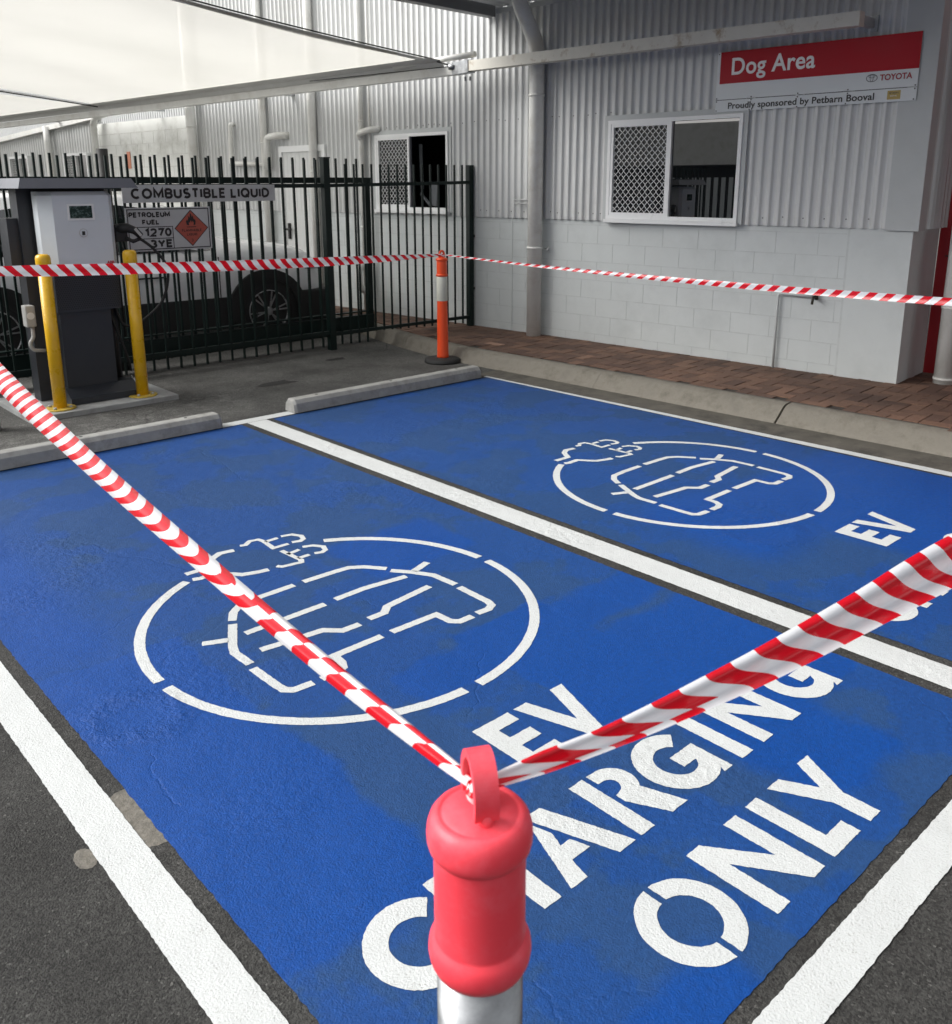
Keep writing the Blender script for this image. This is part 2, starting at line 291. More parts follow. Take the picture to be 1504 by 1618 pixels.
def cap_mat():
    M = bpy.data.materials.new('coral_red_plastic'); M.use_nodes = True; t = M.node_tree; p = t.nodes['Principled BSDF']
    p.inputs['Base Color'].default_value = (.90, .058, .085, 1); p.inputs['Roughness'].default_value = .5
    p.inputs['Subsurface Weight'].default_value = .15; p.inputs['Subsurface Radius'].default_value = (.02, .006, .004)
    tc = t.nodes.new('ShaderNodeTexCoord'); n = node(t, 'ShaderNodeTexNoise', Scale=60.0, Detail=4.0); t.links.new(tc.outputs['Object'], n.inputs['Vector'])
    f_ = node(t, 'ShaderNodeTexNoise', Scale=14.0, Detail=6.0, Roughness=.7); t.links.new(tc.outputs['Object'], f_.inputs['Vector'])
    fr = node(t, 'ShaderNodeMapRange'); fr.inputs[1].default_value = .45; fr.inputs[2].default_value = .75; t.links.new(f_.outputs[0], fr.inputs[0])
    mx = node(t, 'ShaderNodeMix', _data_type='RGBA'); mx.inputs[6].default_value = (.90, .058, .085, 1); mx.inputs[7].default_value = (.92, .12, .16, 1); t.links.new(fr.outputs[0], mx.inputs[0]); t.links.new(mx.outputs[2], p.inputs['Base Color'])
    b = node(t, 'ShaderNodeBump', Strength=.4, Distance=.0008); t.links.new(n.outputs[0], b.inputs['Height']); t.links.new(b.outputs[0], p.inputs['Normal'])
    return M
m_cap = cap_mat()

# ---------------------------------------------------------------- mesh helpers
WM = {}     # world matrix of every object made
def thing(name, label, cat, loc=(0, 0, 0), rotz=0, group=None, kind=None):
    o = bpy.data.objects.new(name, None); S.collection.objects.link(o); o.empty_display_size = .1
    o.location = loc; o.rotation_euler = (0, 0, rotz); WM[o] = Matrix.Translation(loc) @ Matrix.Rotation(rotz, 4, 'Z')
    o['label'] = label; o['category'] = cat
    if group: o['group'] = group
    if kind: o['kind'] = kind
    return o
class MB:
    def __init__(s): s.b = bmesh.new(); s.uv = None
    def faces(s, vs, fs, smooth=False):
        v = [s.b.verts.new(p) for p in vs]
        for f in fs:
            try: q = s.b.faces.new([v[i] for i in f]); q.smooth = smooth
            except ValueError: pass
        return v
    def box(s, a, b, M=None, bev=0):
        x0, y0, z0 = a; x1, y1, z1 = b
        c = [Vector(p) for p in ((x0, y0, z0), (x1, y0, z0), (x1, y1, z0), (x0, y1, z0), (x0, y0, z1), (x1, y0, z1), (x1, y1, z1), (x0, y1, z1))]
        if M: c = [M @ p for p in c]
        v = s.faces(c, [(0, 3, 2, 1), (4, 5, 6, 7), (0, 1, 5, 4), (1, 2, 6, 5), (2, 3, 7, 6), (3, 0, 4, 7)])
        if bev:
            ed = list({e for q in v for e in q.link_edges})
            bmesh.ops.bevel(s.b, geom=ed, offset=bev, segments=2, affect='EDGES', profile=.6)
        return s
    def beam(s, p, q, w, h, upv=(0, 0, 1), bev=0):
        p, q = Vector(p), Vector(q); d = q-p; L = d.length; d.normalize()
        sd_ = d.cross(Vector(upv)); sd_.normalize(); u = sd_.cross(d)
        M = Matrix((sd_, d, u)).transposed().to_4x4(); M.translation = p
        return s.box((-w/2, 0, -h/2), (w/2, L, h/2), M, bev)
    def tube(s, pts, r, n=16, cap=True, rs=None):
        pts = [Vector(p) for p in pts]; rings = []
        nrm = None
        for i, p in enumerate(pts):
            t = ((pts[min(i+1, len(pts)-1)]-pts[i]).normalized() + (pts[i]-pts[max(i-1, 0)]).normalized()).normalized()
            if nrm is None: nrm = t.orthogonal().normalized()
            nrm = (nrm - t*nrm.dot(t)).normalized(); bn = t.cross(nrm)
            rr = rs[i] if rs else r
            rings.append([s.b.verts.new(p + (nrm*math.cos(2*math.pi*k/n)+bn*math.sin(2*math.pi*k/n))*rr) for k in range(n)])
        for a, b in zip(rings, rings[1:]):
            for k in range(n):
                f = s.b.faces.new((a[k], a[(k+1) % n], b[(k+1) % n], b[k])); f.smooth = True
        if cap:
            s.b.faces.new(list(reversed(rings[0]))); s.b.faces.new(rings[-1])
        return s
    def cyl(s, p, r, h, n=24, axis='Z'):
        p = Vector(p); d = {'Z': Vector((0, 0, h)), 'X': Vector((h, 0, 0)), 'Y': Vector((0, h, 0))}[axis]
        return s.tube([p, p+d], r, n)
    def lathe(s, prof, c=(0, 0, 0), n=48, M=None, cap=True):
        rings = []
        for r, z in prof:
            ring = []
            for k in range(n):
                v = Vector((r*math.cos(2*math.pi*k/n), r*math.sin(2*math.pi*k/n), z))
                if M: v = M @ v
                ring.append(s.b.verts.new(v+Vector(c)))
            rings.append(ring)
        for a, b in zip(rings, rings[1:]):
            for k in range(n):
                f = s.b.faces.new((a[k], a[(k+1) % n], b[(k+1) % n], b[k])); f.smooth = True
        if cap: s.b.faces.new(list(reversed(rings[0]))); s.b.faces.new(rings[-1])
        return s
    def prism(s, poly, h, M=None, smooth=False):
        """polygon in local xy, extruded 0..h in local z"""
        n = len(poly); vs = [Vector((x, y, 0)) for x, y in poly]+[Vector((x, y, h)) for x, y in poly]
        if M: vs = [M @ v for v in vs]
        fs = [tuple(reversed(range(n))), tuple(range(n, 2*n))]+[(i, (i+1) % n, (i+1) % n+n, i+n) for i in range(n)]
        s.faces(vs, fs, smooth); return s
    def sheet(s, poly, z):
        if len(poly) <= 4: s.faces([(x, y, z) for x, y in poly], [tuple(range(len(poly)))]); return s
        tri = tessellate_polygon([[Vector((x, y, 0)) for x, y in poly]])
        s.faces([(x, y, z) for x, y in poly], tri); return s
def obj(name, mb, m, parent=None, world=True, label=None, cat=None, kind=None, group=None, split=False):
    b = mb.b
    if split:
        left = set(b.verts); out = []
        while left:
            st_ = [left.pop()]; comp = set(st_)
            while st_:
                v = st_.pop()
                for e in v.link_edges:
                    o_ = e.other_vert(v)
                    if o_ not in comp: comp.add(o_); left.discard(o_); st_.append(o_)
            n_ = MB(); mp = {v: n_.b.verts.new(v.co) for v in comp}
            for f in {f for v in comp for f in v.link_faces}:
                q = n_.b.faces.new([mp[v] for v in f.verts]); q.smooth = f.smooth
            out.append(obj(name, n_, m, parent, world, label, cat, kind, group))
        return out[0]
    if parent is not None and world: bmesh.ops.transform(b, matrix=WM[parent].inverted(), verts=b.verts)
    big = [f for f in b.faces if len(f.verts) > 4]
    if big: bmesh.ops.triangulate(b, faces=big)
    if not mb.uv: bmesh.ops.recalc_face_normals(b, faces=b.faces)
    me = bpy.data.meshes.new(name); b.to_mesh(me); b.free(); me.materials.append(m)
    o = bpy.data.objects.new(name, me); S.collection.objects.link(o)
    if parent is not None: o.parent = parent; WM[o] = WM[parent].copy()
    else: WM[o] = Matrix.Identity(4)
    if label: o['label'] = label
    if cat: o['category'] = cat
    if kind: o['kind'] = kind
    if group: o['group'] = group
    return o
def copy_tree(o, parent=None, loc=None, label=None):
    c = o.copy(); S.collection.objects.link(c)
    if parent is not None: c.parent = parent
    if loc is not None: c.location = loc
    if label: c['label'] = label
    for ch in [q for q in S.objects if q.parent == o]: copy_tree(ch, c)
    return c
def text_mesh(body, size, depth=.001, bold=0, M=None, width=None, align='LEFT', shear=0, space=1.0):
    cu = bpy.data.curves.new('t', 'FONT'); cu.body = body; cu.size = size; cu.extrude = depth; cu.offset = bold
    cu.align_x = align; cu.shear = shear; cu.space_character = space; cu.resolution_u = 6
    o = bpy.data.objects.new('t', cu); S.collection.objects.link(o)
    bpy.context.view_layer.update(); dg = bpy.context.evaluated_depsgraph_get()
    me = bpy.data.meshes.new_from_object(o.evaluated_get(dg)); bpy.data.objects.remove(o)
    mb = MB(); mb.b.from_mesh(me)
    xs = [v.co.x for v in mb.b.verts]; x0, x1 = min(xs), max(xs)
    for v in mb.b.verts:
        if width:
            k = width/(x1-x0); v.co.x = (v.co.x-(x0 if align == 'LEFT' else (x0+x1)/2))*k
        if M: v.co = M @ v.co
    bpy.data.meshes.remove(me)
    return mb
def join(a, b_):
    me = bpy.data.meshes.new('j'); b_.b.to_mesh(me); b_.b.free(); a.b.from_mesh(me); bpy.data.meshes.remove(me); return a
def arcp(cx, cy, r, a0, a1, n=20, ry=None):
    ry = ry or r
    return [(cx+r*math.cos(R(a0+(a1-a0)*i/n)), cy+ry*math.sin(R(a0+(a1-a0)*i/n))) for i in range(n+1)]
def rough_edge(poly, amp=.0012, step=.012):
    out = []
    for i in range(len(poly)):
        a, b = Vector(poly[i]), Vector(poly[(i+1) % len(poly)]); L = (b-a).length; n = max(1, int(L/step))
        for k in range(n):
            p = a.lerp(b, k/n); out.append((p.x+random.uniform(-amp, amp), p.y+random.uniform(-amp, amp)))
    return out
def stroke(pts, w):
    """mitred band round a polyline"""
    P = [Vector(p) for p in pts]; L, Rr = [], []
    for i, p in enumerate(P):
        a = (P[i]-P[i-1]).normalized() if i else None; b = (P[i+1]-P[i]).normalized() if i < len(P)-1 else None
        if a is None: a = b
        if b is None: b = a
        n1 = Vector((-a.y, a.x)); n2 = Vector((-b.y, b.x)); n = (n1+n2)
        n = n1 if n.length < .3 else n.normalized(); k = w/2/max(.45, n.dot(n1))
        L.append(tuple(p+n*k)); Rr.append(tuple(p-n*k))
    return L+Rr[::-1]

# ---------------------------------------------------------------- ground
def grid(x0, x1, y0, y1, st, z, mb, zf=None):
    nx, ny = max(1, round((x1-x0)/st)), max(1, round((y1-y0)/st))
    v = [[mb.b.verts.new((x0+(x1-x0)*i/nx, y0+(y1-y0)*j/ny, z)) for j in range(ny+1)] for i in range(nx+1)]
    for i in range(nx):
        for j in range(ny): mb.b.faces.new((v[i][j], v[i+1][j], v[i+1][j+1], v[i][j+1]))
g = MB().sheet([(-120, -120), (120, -120), (120, 120), (-120, 120)], 0)
obj('ground', g, m_asph, kind='structure', label='dark worn asphalt of the car park')
def bay(name, x0, x1a, x1b, y0, y1, label):
    poly = rough_edge([(x0, y0), (x1a, y0), (x1b, y1), (x0, y1)], .0025, .02)
    obj(name, MB().sheet(poly, .002), m_blue, kind='structure', label=label)
bay('parking_bay', .803, 3.128, 3.128, .795, 6.04, 'blue painted charging bay nearest the camera, left of the dividing line')
bay('parking_bay', 3.398, 5.70, 5.655, .82, 6.03, 'blue painted charging bay beside the concrete kerb')
L = MB()
for poly in ([(.633, .3), (.753, .3), (.753, 6.0), (.633, 6.0)], [(3.186, .760), (3.345, .760), (3.345, 6.045), (3.186, 6.045)],
             [(5.838, .76), (5.683, 6.07), (5.65, 6.07), (5.735, .76)],
             [(.76, .650), (6.0, .630), (6.0, .735), (.76, .755)], [(2.9, 6.05), (3.75, 6.05), (3.75, 6.155), (2.9, 6.155)]):
    L.sheet(rough_edge(poly, .0014, .012), .0034)
obj('bay_lines', L, m_white, kind='structure', label='white painted lines bounding and dividing the two charging bays')
# old round concrete patch showing beside the left line
obj('concrete_patch', MB().sheet(rough_edge(arcp(.805, 2.29, .150, 0, 360, 60)[:-1], .004, .008), .0008), m_patch, kind='structure', label='round pale concrete repair patch under the left white line')
obj('concrete_patch', MB().sheet(rough_edge(arcp(.612, 2.225, .028, 0, 360, 40, .045)[:-1], .0015, .004), .0012), m_patch, kind='structure', label='small pale repair spot just left of the white line')

random.seed(11)
for (px_, py_, r_) in ((4.10, 7.15, .11), (5.15, 7.75, .07), (1.05, 1.05, .0)):
    if r_: obj('asphalt_patch', MB().sheet(rough_edge([(px_+r_*(1+.35*math.sin(3*t_+px_))*math.cos(t_)*1.5, py_+r_*(1+.3*math.cos(2*t_))*math.sin(t_)) for t_ in [2*math.pi*k/26 for k in range(26)]], .006, .02), .002), mat('black_patch', (.022, .021, .020), .9, 0, .4, 30, bump=.004, bscale=120), kind='structure', label=('larger' if r_ > .1 else 'smaller')+' dark worn spot in the asphalt before the gate')
# painted lettering: stencil letters on the asphalt
def letters():
    T = []
    e = [(1.76, 1.68), (1.93, 1.68), (1.93, 1.738), (1.83, 1.738), (1.83, 1.787), (1.922, 1.787), (1.922, 1.842), (1.83, 1.842), (1.83, 1.895), (1.925, 1.895), (1.925, 1.95), (1.76, 1.95)]
    T.append(e)
    T.append([(1.952, 1.95), (2.015, 1.95), (2.072, 1.765), (2.135, 1.95), (2.195, 1.95), (2.10, 1.678), (2.035, 1.678)])
    T.append(arcp(1.098, 1.405, .137, 43, 317, 36)+arcp(1.098, 1.405, .074, -38, -322, 28))
    T.append([(1.215, 1.27), (1.278, 1.27), (1.278, 1.375), (1.388, 1.375), (1.388, 1.27), (1.45, 1.27), (1.45, 1.54), (1.388, 1.54), (1.388, 1.435), (1.278, 1.435), (1.278, 1.54), (1.215, 1.54)])
    T.append([(1.60, 1.54), (1.652, 1.54), (1.752, 1.27), (1.682, 1.27), (1.588, 1.525)])
    T.append([(1.487, 1.27), (1.55, 1.27), (1.565, 1.338), (1.64, 1.338), (1.62, 1.395), (1.583, 1.395), (1.601, 1.445), (1.578, 1.513)])
    T.append([(1.777, 1.27), (1.838, 1.27), (1.838, 1.54), (1.777, 1.54)])
    T.append([(1.857, 1.54), (1.90, 1.54)]+arcp(1.893, 1.463, .077, 75, -48, 14)+[(1.995, 1.27), (1.922, 1.27), (1.868, 1.37), (1.857, 1.392), (1.857, 1.425), (1.88, 1.43)]+arcp(1.88, 1.462, .03, -70, 80, 8)+[(1.857, 1.494)])
    def G(dx):
        return [(x+dx, y) for x, y in arcp(2.125, 1.405, .137, 42, 305, 34)+[(2.192, 1.272), (2.236, 1.272), (2.236, 1.425), (2.12, 1.425), (2.12, 1.368), (2.18, 1.368)]+arcp(2.125, 1.405, .070, -55, -318, 28)]
    T.append(G(0)); T.append([(2.29, 1.27), (2.352, 1.27), (2.352, 1.54), (2.29, 1.54)])
    def N(x0, y0, x1, y1):
        s = .06; return [(x0, y0), (x0+s, y0), (x0+s, y0+.175), (x1-s, y0), (x1, y0), (x1, y1), (x1-s, y1), (x1-s, y0+.11), (x0+s, y1), (x0, y1)]
    T.append(N(2.415, 1.27, 2.655, 1.54)); T.append(G(.725))
    T.append(arcp(1.625, 1.005, .137, 86, -86, 26)[::1]+arcp(1.625, 1.005, .080, -83, 83, 22))
    T.append(arcp(1.625, 1.005, .137, 94, 266, 26)+arcp(1.625, 1.005, .080, 263, 97, 22))
    T.append(N(1.80, .87, 2.04, 1.14))
    T.append([(2.09, .868), (2.24, .868), (2.24, .925), (2.152, .925), (2.152, 1.14), (2.09, 1.14)])
    T.append([(2.21, 1.14), (2.277, 1.14), (2.333, 1.035), (2.388, 1.14), (2.452, 1.14), (2.362, .978), (2.362, .868), (2.298, .868), (2.298, .975)])
    return T
def emblem(cx, cy):
    W = .036; T = []
    for a0, a1 in ((62.5, 2), (-2, -87.5), (-92, -175), (-179, -244)): T.append(arcp(0, 0, .829, a0, a1, 40)+arcp(0, 0, .787, a1, a0, 40))
    st = [[(-.385, .238), (-.345, .305), (-.289, .350), (-.18, .361), (-.015, .364)], [(.035, .366), (.20, .362), (.275, .355), (.334, .314), (.40, .225)],
     [(.400, .195), (.461, .115), (.514, .021), (.522, -.125)], [(.475, .115), (.585, .152)], [(.516, -.157), (.512, -.350), (.50, -.385), (.465, -.403), (.403, -.398)],
     [(.372, -.405), (.300, -.403), (.275, -.375), (.270, -.290), (.04, -.286)], [(-.008, -.286), (-.238, -.288), (-.242, -.345), (-.262, -.382), (-.30, -.398), (-.365, -.398)],
     [(-.400, -.398), (-.480, -.392), (-.503, -.368), (-.508, -.324), (-.512, -.160)], [(-.503, -.125), (-.506, -.010), (-.487, .044), (-.398, .211)], [(-.475, .10), (-.566, .142)],
     [(-.399, .104), (-.018, .108)], [(.04, .116), (.196, .122), (.415, .096)], [(-.422, -.056), (-.30, -.070), (-.155, -.084), (-.098, -.142), (-.014, -.143)],
     [(.04, -.130), (.12, -.130), (.165, -.090), (.425, -.058)], [(-.322, .806), (-.205, .806), (-.150, .890), (-.09, .925), (-.02, .912)],
     [(-.325, .728), (-.295, .718), (-.21, .722), (-.131, .625), (-.06, .600), (-.012, .592)],
     [(.030, .945), (.055, .935), (.095, .966), (.138, .955), (.147, .916), (.137, .805), (.221, .803)], [(.150, .905), (.222, .908)],
     [(.245, .915), (.300, .900), (.325, .850), (.312, .808), (.285, .795), (.244, .808)], [(.036, .602), (.052, .578), (.148, .562), (.160, .585), (.150, .750)],
     [(.150, .690), (.222, .702)], [(.160, .612), (.224, .614)], [(.252, .720), (.300, .700), (.330, .655), (.315, .612), (.285, .598), (.252, .612)]]
    for i, s_ in enumerate(st): T.append(stroke(s_, .026 if i > 15 else W))
    return [[(x+cx, y+cy) for x, y in p] for p in T]
for i, (dx, dy, which) in enumerate(((0, 0, 'nearest blue bay'), (2.562, .035, 'blue bay by the kerb'))):
    mb = MB()
    for p in letters(): mb.sheet(rough_edge([(x+dx, y+dy) for x, y in p], .0011, .009), .0034)
    obj('painted_lettering', mb, m_white, kind='structure', label='white stencilled words EV CHARGING ONLY in the '+which)
    mb = MB()
    cx, cy = ((1.943, 2.962), (4.504, 3.0))[i]
    for p in emblem(cx, cy): mb.sheet(rough_edge(p, .0011, .010), .0034)
    obj('painted_emblem', mb, m_white, kind='structure', label='white stencilled car and plug emblem in a ring in the '+which)

# kerb, gutter and paved footpath
W0 = Vector((7.261, 6.712, .13)); WD = Vector((-.074775, .9972, 0)); WN = Vector((.9972, .074775, 0))
def kx(y): return 6.07-.0404*(y-3.457)           # kerb foot
def tx(y): return 6.235-.0505*(y-3.457)          # kerb top at the paving
ys = [-9, -6, -3, 0, 1.5, 3, 4.5, 5.5, 6.2, 6.8, 7.3, 7.8, 8.3, 9.5, 12, 16]
bend = lambda y: (max(0, min(y, 9)-6.6)**1.6)*.11
gu = MB(); kb = MB()
for a, b in zip(ys, ys[1:]):
    gu.faces([(5.66-.037*(a-6), a, .0015), (kx(a)+bend(a)+.03, a, .004), (kx(b)+bend(b)+.03, b, .004), (5.66-.037*(b-6), b, .0015)], [(0, 1, 2, 3)]) if b <= 6.3 else None
obj('gutter', gu, m_gut, kind='structure', label='grimy concrete gutter between the white line and the kerb')
prof = lambda y: [(kx(y)+bend(y), -.05), (kx(y)+bend(y), .010), (kx(y)+bend(y)+.03, .034), (tx(y)+bend(y)-.055, .108), (tx(y)+bend(y)-.02, .126), (tx(y)+bend(y)+.03, .132), (tx(y)+bend(y)+.075, .132), (tx(y)+bend(y)+.075, -.05)]
seg = [(-9, -6.2), (-6.195, -3.4), (-3.395, -.6), (-.595, 3.318), (3.335, 5.05), (5.053, 6.9), (6.905, 7.8), (7.805, 9.0), (9.005, 12), (12.005, 16)]
for a, b in seg:
    n = max(2, int((b-a)/.25)); rows = []
    for i in range(n+1):
        y = a+(b-a)*i/n; sl = .02*(i/n) if a == 3.335 else 0
        sk = -.06 if False else 0
        rows.append([kb.b.verts.new((x, y+(z*1.0 if False else 0), z)) for x, z in prof(y)])
    for p_, q_ in zip(rows, rows[1:]):
        for k in range(7):
            f = kb.b.faces.new((p_[k], p_[k+1], q_[k+1], q_[k])); f.smooth = True
    for q_ in (rows[0], rows[-1][::-1]): kb.b.faces.new([kb.b.verts.new(v.co) for v in q_])
kb.b.verts.ensure_lookup_table()
obj('kerb', kb, m_conc, kind='structure', label='rolled concrete kerb with dark joints along the paved path')
# footpath slab under the pavers
fp = MB(); st = []
for a, b in zip(ys, ys[1:]):
    fp.faces([(tx(a)+bend(a)+.05, a, .122), (9.5, a, .122), (9.5, b, .122), (tx(b)+bend(b)+.05, b, .122)], [(0, 1, 2, 3)])
obj('footpath_bed', fp, m_sand, kind='structure', label='dark sand bed under the clay pavers')
pv = MB(); tone = pv.b.faces.layers.float.new('tone') if False else None
cl = pv.b.loops.layers.float_color.new('tone')
def paver(cx, cy, wx, wy_, M, z=.13):
    c = M @ Vector((cx, cy, 0))
    if c.x < tx(c.y)+bend(c.y)+.10 or c.x > 9.4 or c.y > 16: return
    t_ = random.random()**1.3*.75+(.25 if random.random() < .06 else 0); g_ = .0035
    zz = z+random.uniform(-.0025, .002)
    tl = [random.uniform(-.0012, .0012) for _ in range(4)]
    vs = []
    for (sx_, sy_), k in zip(((-1, -1), (1, -1), (1, 1), (-1, 1)), tl):
        vs.append(M @ Vector((cx+sx_*(wx/2-g_), cy+sy_*(wy_/2-g_), 0))+Vector((0, 0, zz+k)))
    lo = [Vector((v.x, v.y, .118)) for v in vs]
    V = [pv.b.verts.new(v) for v in vs+lo]
    for f in ((0, 1, 2, 3), (0, 4, 5, 1), (1, 5, 6, 2), (2, 6, 7, 3), (3, 7, 4, 0)):
        q = pv.b.faces.new([V[i] for i in f])
        for lp in q.loops: lp[cl] = (t_, t_, t_, 1)
Mw = Matrix((( -WN.x, WD.x, 0, W0.x), (-WN.y, WD.y, 0, W0.y), (0, 0, 1, 0), (0, 0, 0, 1)))   # local x: out of the wall, y: along it
a = .108
for n_ in range(-80, 90):
    for k in range(-45, 45):
        X0 = (n_+4*k)*a; Y0 = n_*a
        if X0 < -2.3 or X0 > 1.9 or Y0 < -8 or Y0 > 9: continue
        paver(X0+a, Y0+a/2, 2*a, a, Mw)                 # lying brick
        paver(X0+a/2+2*a, Y0+0*a, a, 2*a, Mw)           # standing brick
obj('footpath', pv, m_paver, kind='structure', label='dark red clay pavers in herringbone along the building')

# ---------------------------------------------------------------- building (wall-local frame: u to the right along the wall, v into it)
ROT = math.atan2(-.9972, .074775)
bld = thing('building', 'long grey workshop clad in corrugated steel above painted blockwork', 'building', tuple(W0), ROT)
def WL(u, v, z): return (u, v, z-.13)            # local coordinates of the building root, z from the asphalt
def corr(mb, u0, u1, z0, z1, v, pitch=.0925, amp=.0125, n=6, flip=1):
    """corrugated sheet between u0,u1"""
    k = max(1, int(round((u1-u0)/(pitch/n)))); lo, hi = [], []
    for i in range(k+1):
        u = u0+(u1-u0)*i/k; ph = (u/pitch) % 1.0
        f = 1 if ph < .28 else (1-(ph-.28)/.22 if ph < .5 else (0 if ph < .78 else (ph-.78)/.22))
        vv = v-amp*2*f
        lo.append(mb.b.verts.new(WL(u, vv, z0))); hi.append(mb.b.verts.new(WL(u, vv, z1)))
    for i in range(k):
        q = mb.b.faces.new((lo[i], lo[i+1], hi[i+1], hi[i])); q.smooth = False
holes = [(.705, 2.14, 1.405, 2.345), (-2.815, -1.53, 1.44, 2.335)]
cl_ = MB(); Z0, Z1 = 1.385, 6.5
def clad_span(u0, u1):
    cur = u0
    for h in sorted(holes):
        if h[1] <= u0 or h[0] >= u1: continue
        corr(cl_, cur, h[0], Z0, Z1, -.008); corr(cl_, h[0], h[1], h[3], Z1, -.008)
        if h[2] > Z0+.01: corr(cl_, h[0], h[1], Z0, h[2], -.008)
        cur = h[1]
    corr(cl_, cur, u1, Z0, Z1, -.008)
clad_span(-7.05, 3.46)
obj('corrugated_cladding', cl_, m_clad, bld, world=False)
# block wall with visible joints
bw = MB(); bw.box(WL(-7.3, 0, -.05), WL(3.15, .25, 1.3999))
for q in ((-7.3, -2.815, 1.40, 6.5), (-1.53, 3.6, 1.40, 6.5), (-2.815, -1.53, 1.40, 1.44), (-2.815, -1.53, 2.335, 6.5)): bw.box(WL(q[0], .06, q[2]), WL(q[1], .12, q[3]))
# open the window holes by backing them with dark rooms instead of the liner
obj('block_wall', bw, m_block, bld, world=False)
jt = MB(); z = 1.335; row = 0
while z > .13:
    for (a0, a1) in ((-.575, 3.13), (-1.15, -.60), (-7.2, -1.25)):
        jt.box(WL(a0, -.0022, z-.004), WL(a1, .001, z+.003))
        u = a0+(.19 if row % 2 else 0)
        while u < a1:
            if u > a0+.05: jt.box(WL(u-.0025, -.0018, max(z-.187, .13)), WL(u+.0025, .001, z-.004))
            u += .385
    z -= .187; row += 1
obj('mortar_joints', jt, m_joint, bld, world=False)
pl = MB(); pl.box(WL(3.155, -.006, -.05), WL(3.655, .64, 1.39)); obj('corner_pilaster', pl, m_block, bld, world=False)
ej = MB(); ej.box(WL(3.137, -.004, .13), WL(3.158, .004, 1.37)); ej.box(WL(-.582, -.004, .13), WL(-.572, .003, 1.37)); obj('expansion_joint', ej, m_joint, bld, world=False, split=True)
co = MB(); co.box(WL(3.44, -.034, 1.375), WL(3.70, -.030, 6.5)); co.box(WL(3.697, -.030, 1.375), WL(3.701, .12, 6.5))
for u in (3.50, 3.64): co.cyl(WL(u, -.034, 1.44), .006, -.004, 8, 'Y')
obj('corner_flashing', co, m_trim, bld, world=False)
# end face cladding, running away from the corner
ec = MB(); k = 24; lo, hi = [], []
for i in range(k+1):
    v = .12+.50*i/k; ph = (v/.085) % 1; f = 1 if ph < .35 else 0
    lo.append(ec.b.verts.new(WL(3.70+.018*f, v, 1.385))); hi.append(ec.b.verts.new(WL(3.70+.018*f, v, 6.5)))
for i in range(k): ec.b.faces.new((lo[i], lo[i+1], hi[i+1], hi[i]))
obj('end_cladding', ec, m_clad, bld, world=False)
# recessed red doorway beyond the corner
rp = MB(); rp.box(WL(3.655, .66, .13), WL(9.0, .74, 3.6)); obj('red_panelling', rp, m_redd, bld, world=False)
rj = MB()
for zz in (1.14, 2.1): rj.box(WL(3.72, .655, zz), WL(6.0, .662, zz+.012))
obj('panel_trim', rj, m_blk, bld, world=False, split=True)
# cladding screws
sc = MB()
for zz, st_ in ((1.455, .19), (2.42, .185)):
    u = -2.9
    while u < 3.4:
        if not any(h[0]-.08 < u < h[1]+.08 and h[2] < zz < h[3]+.08 for h in holes):
            uu = (round(u/.0925)+.64)*.0925; sc.cyl(WL(uu, -.0085, zz+random.uniform(-.006, .006)), .0055, -.005, 8, 'Y')
        u += st_*random.choice((.5, 1, 1, 1))
obj('cladding_screw', sc, m_screw, bld, world=False, split=True)
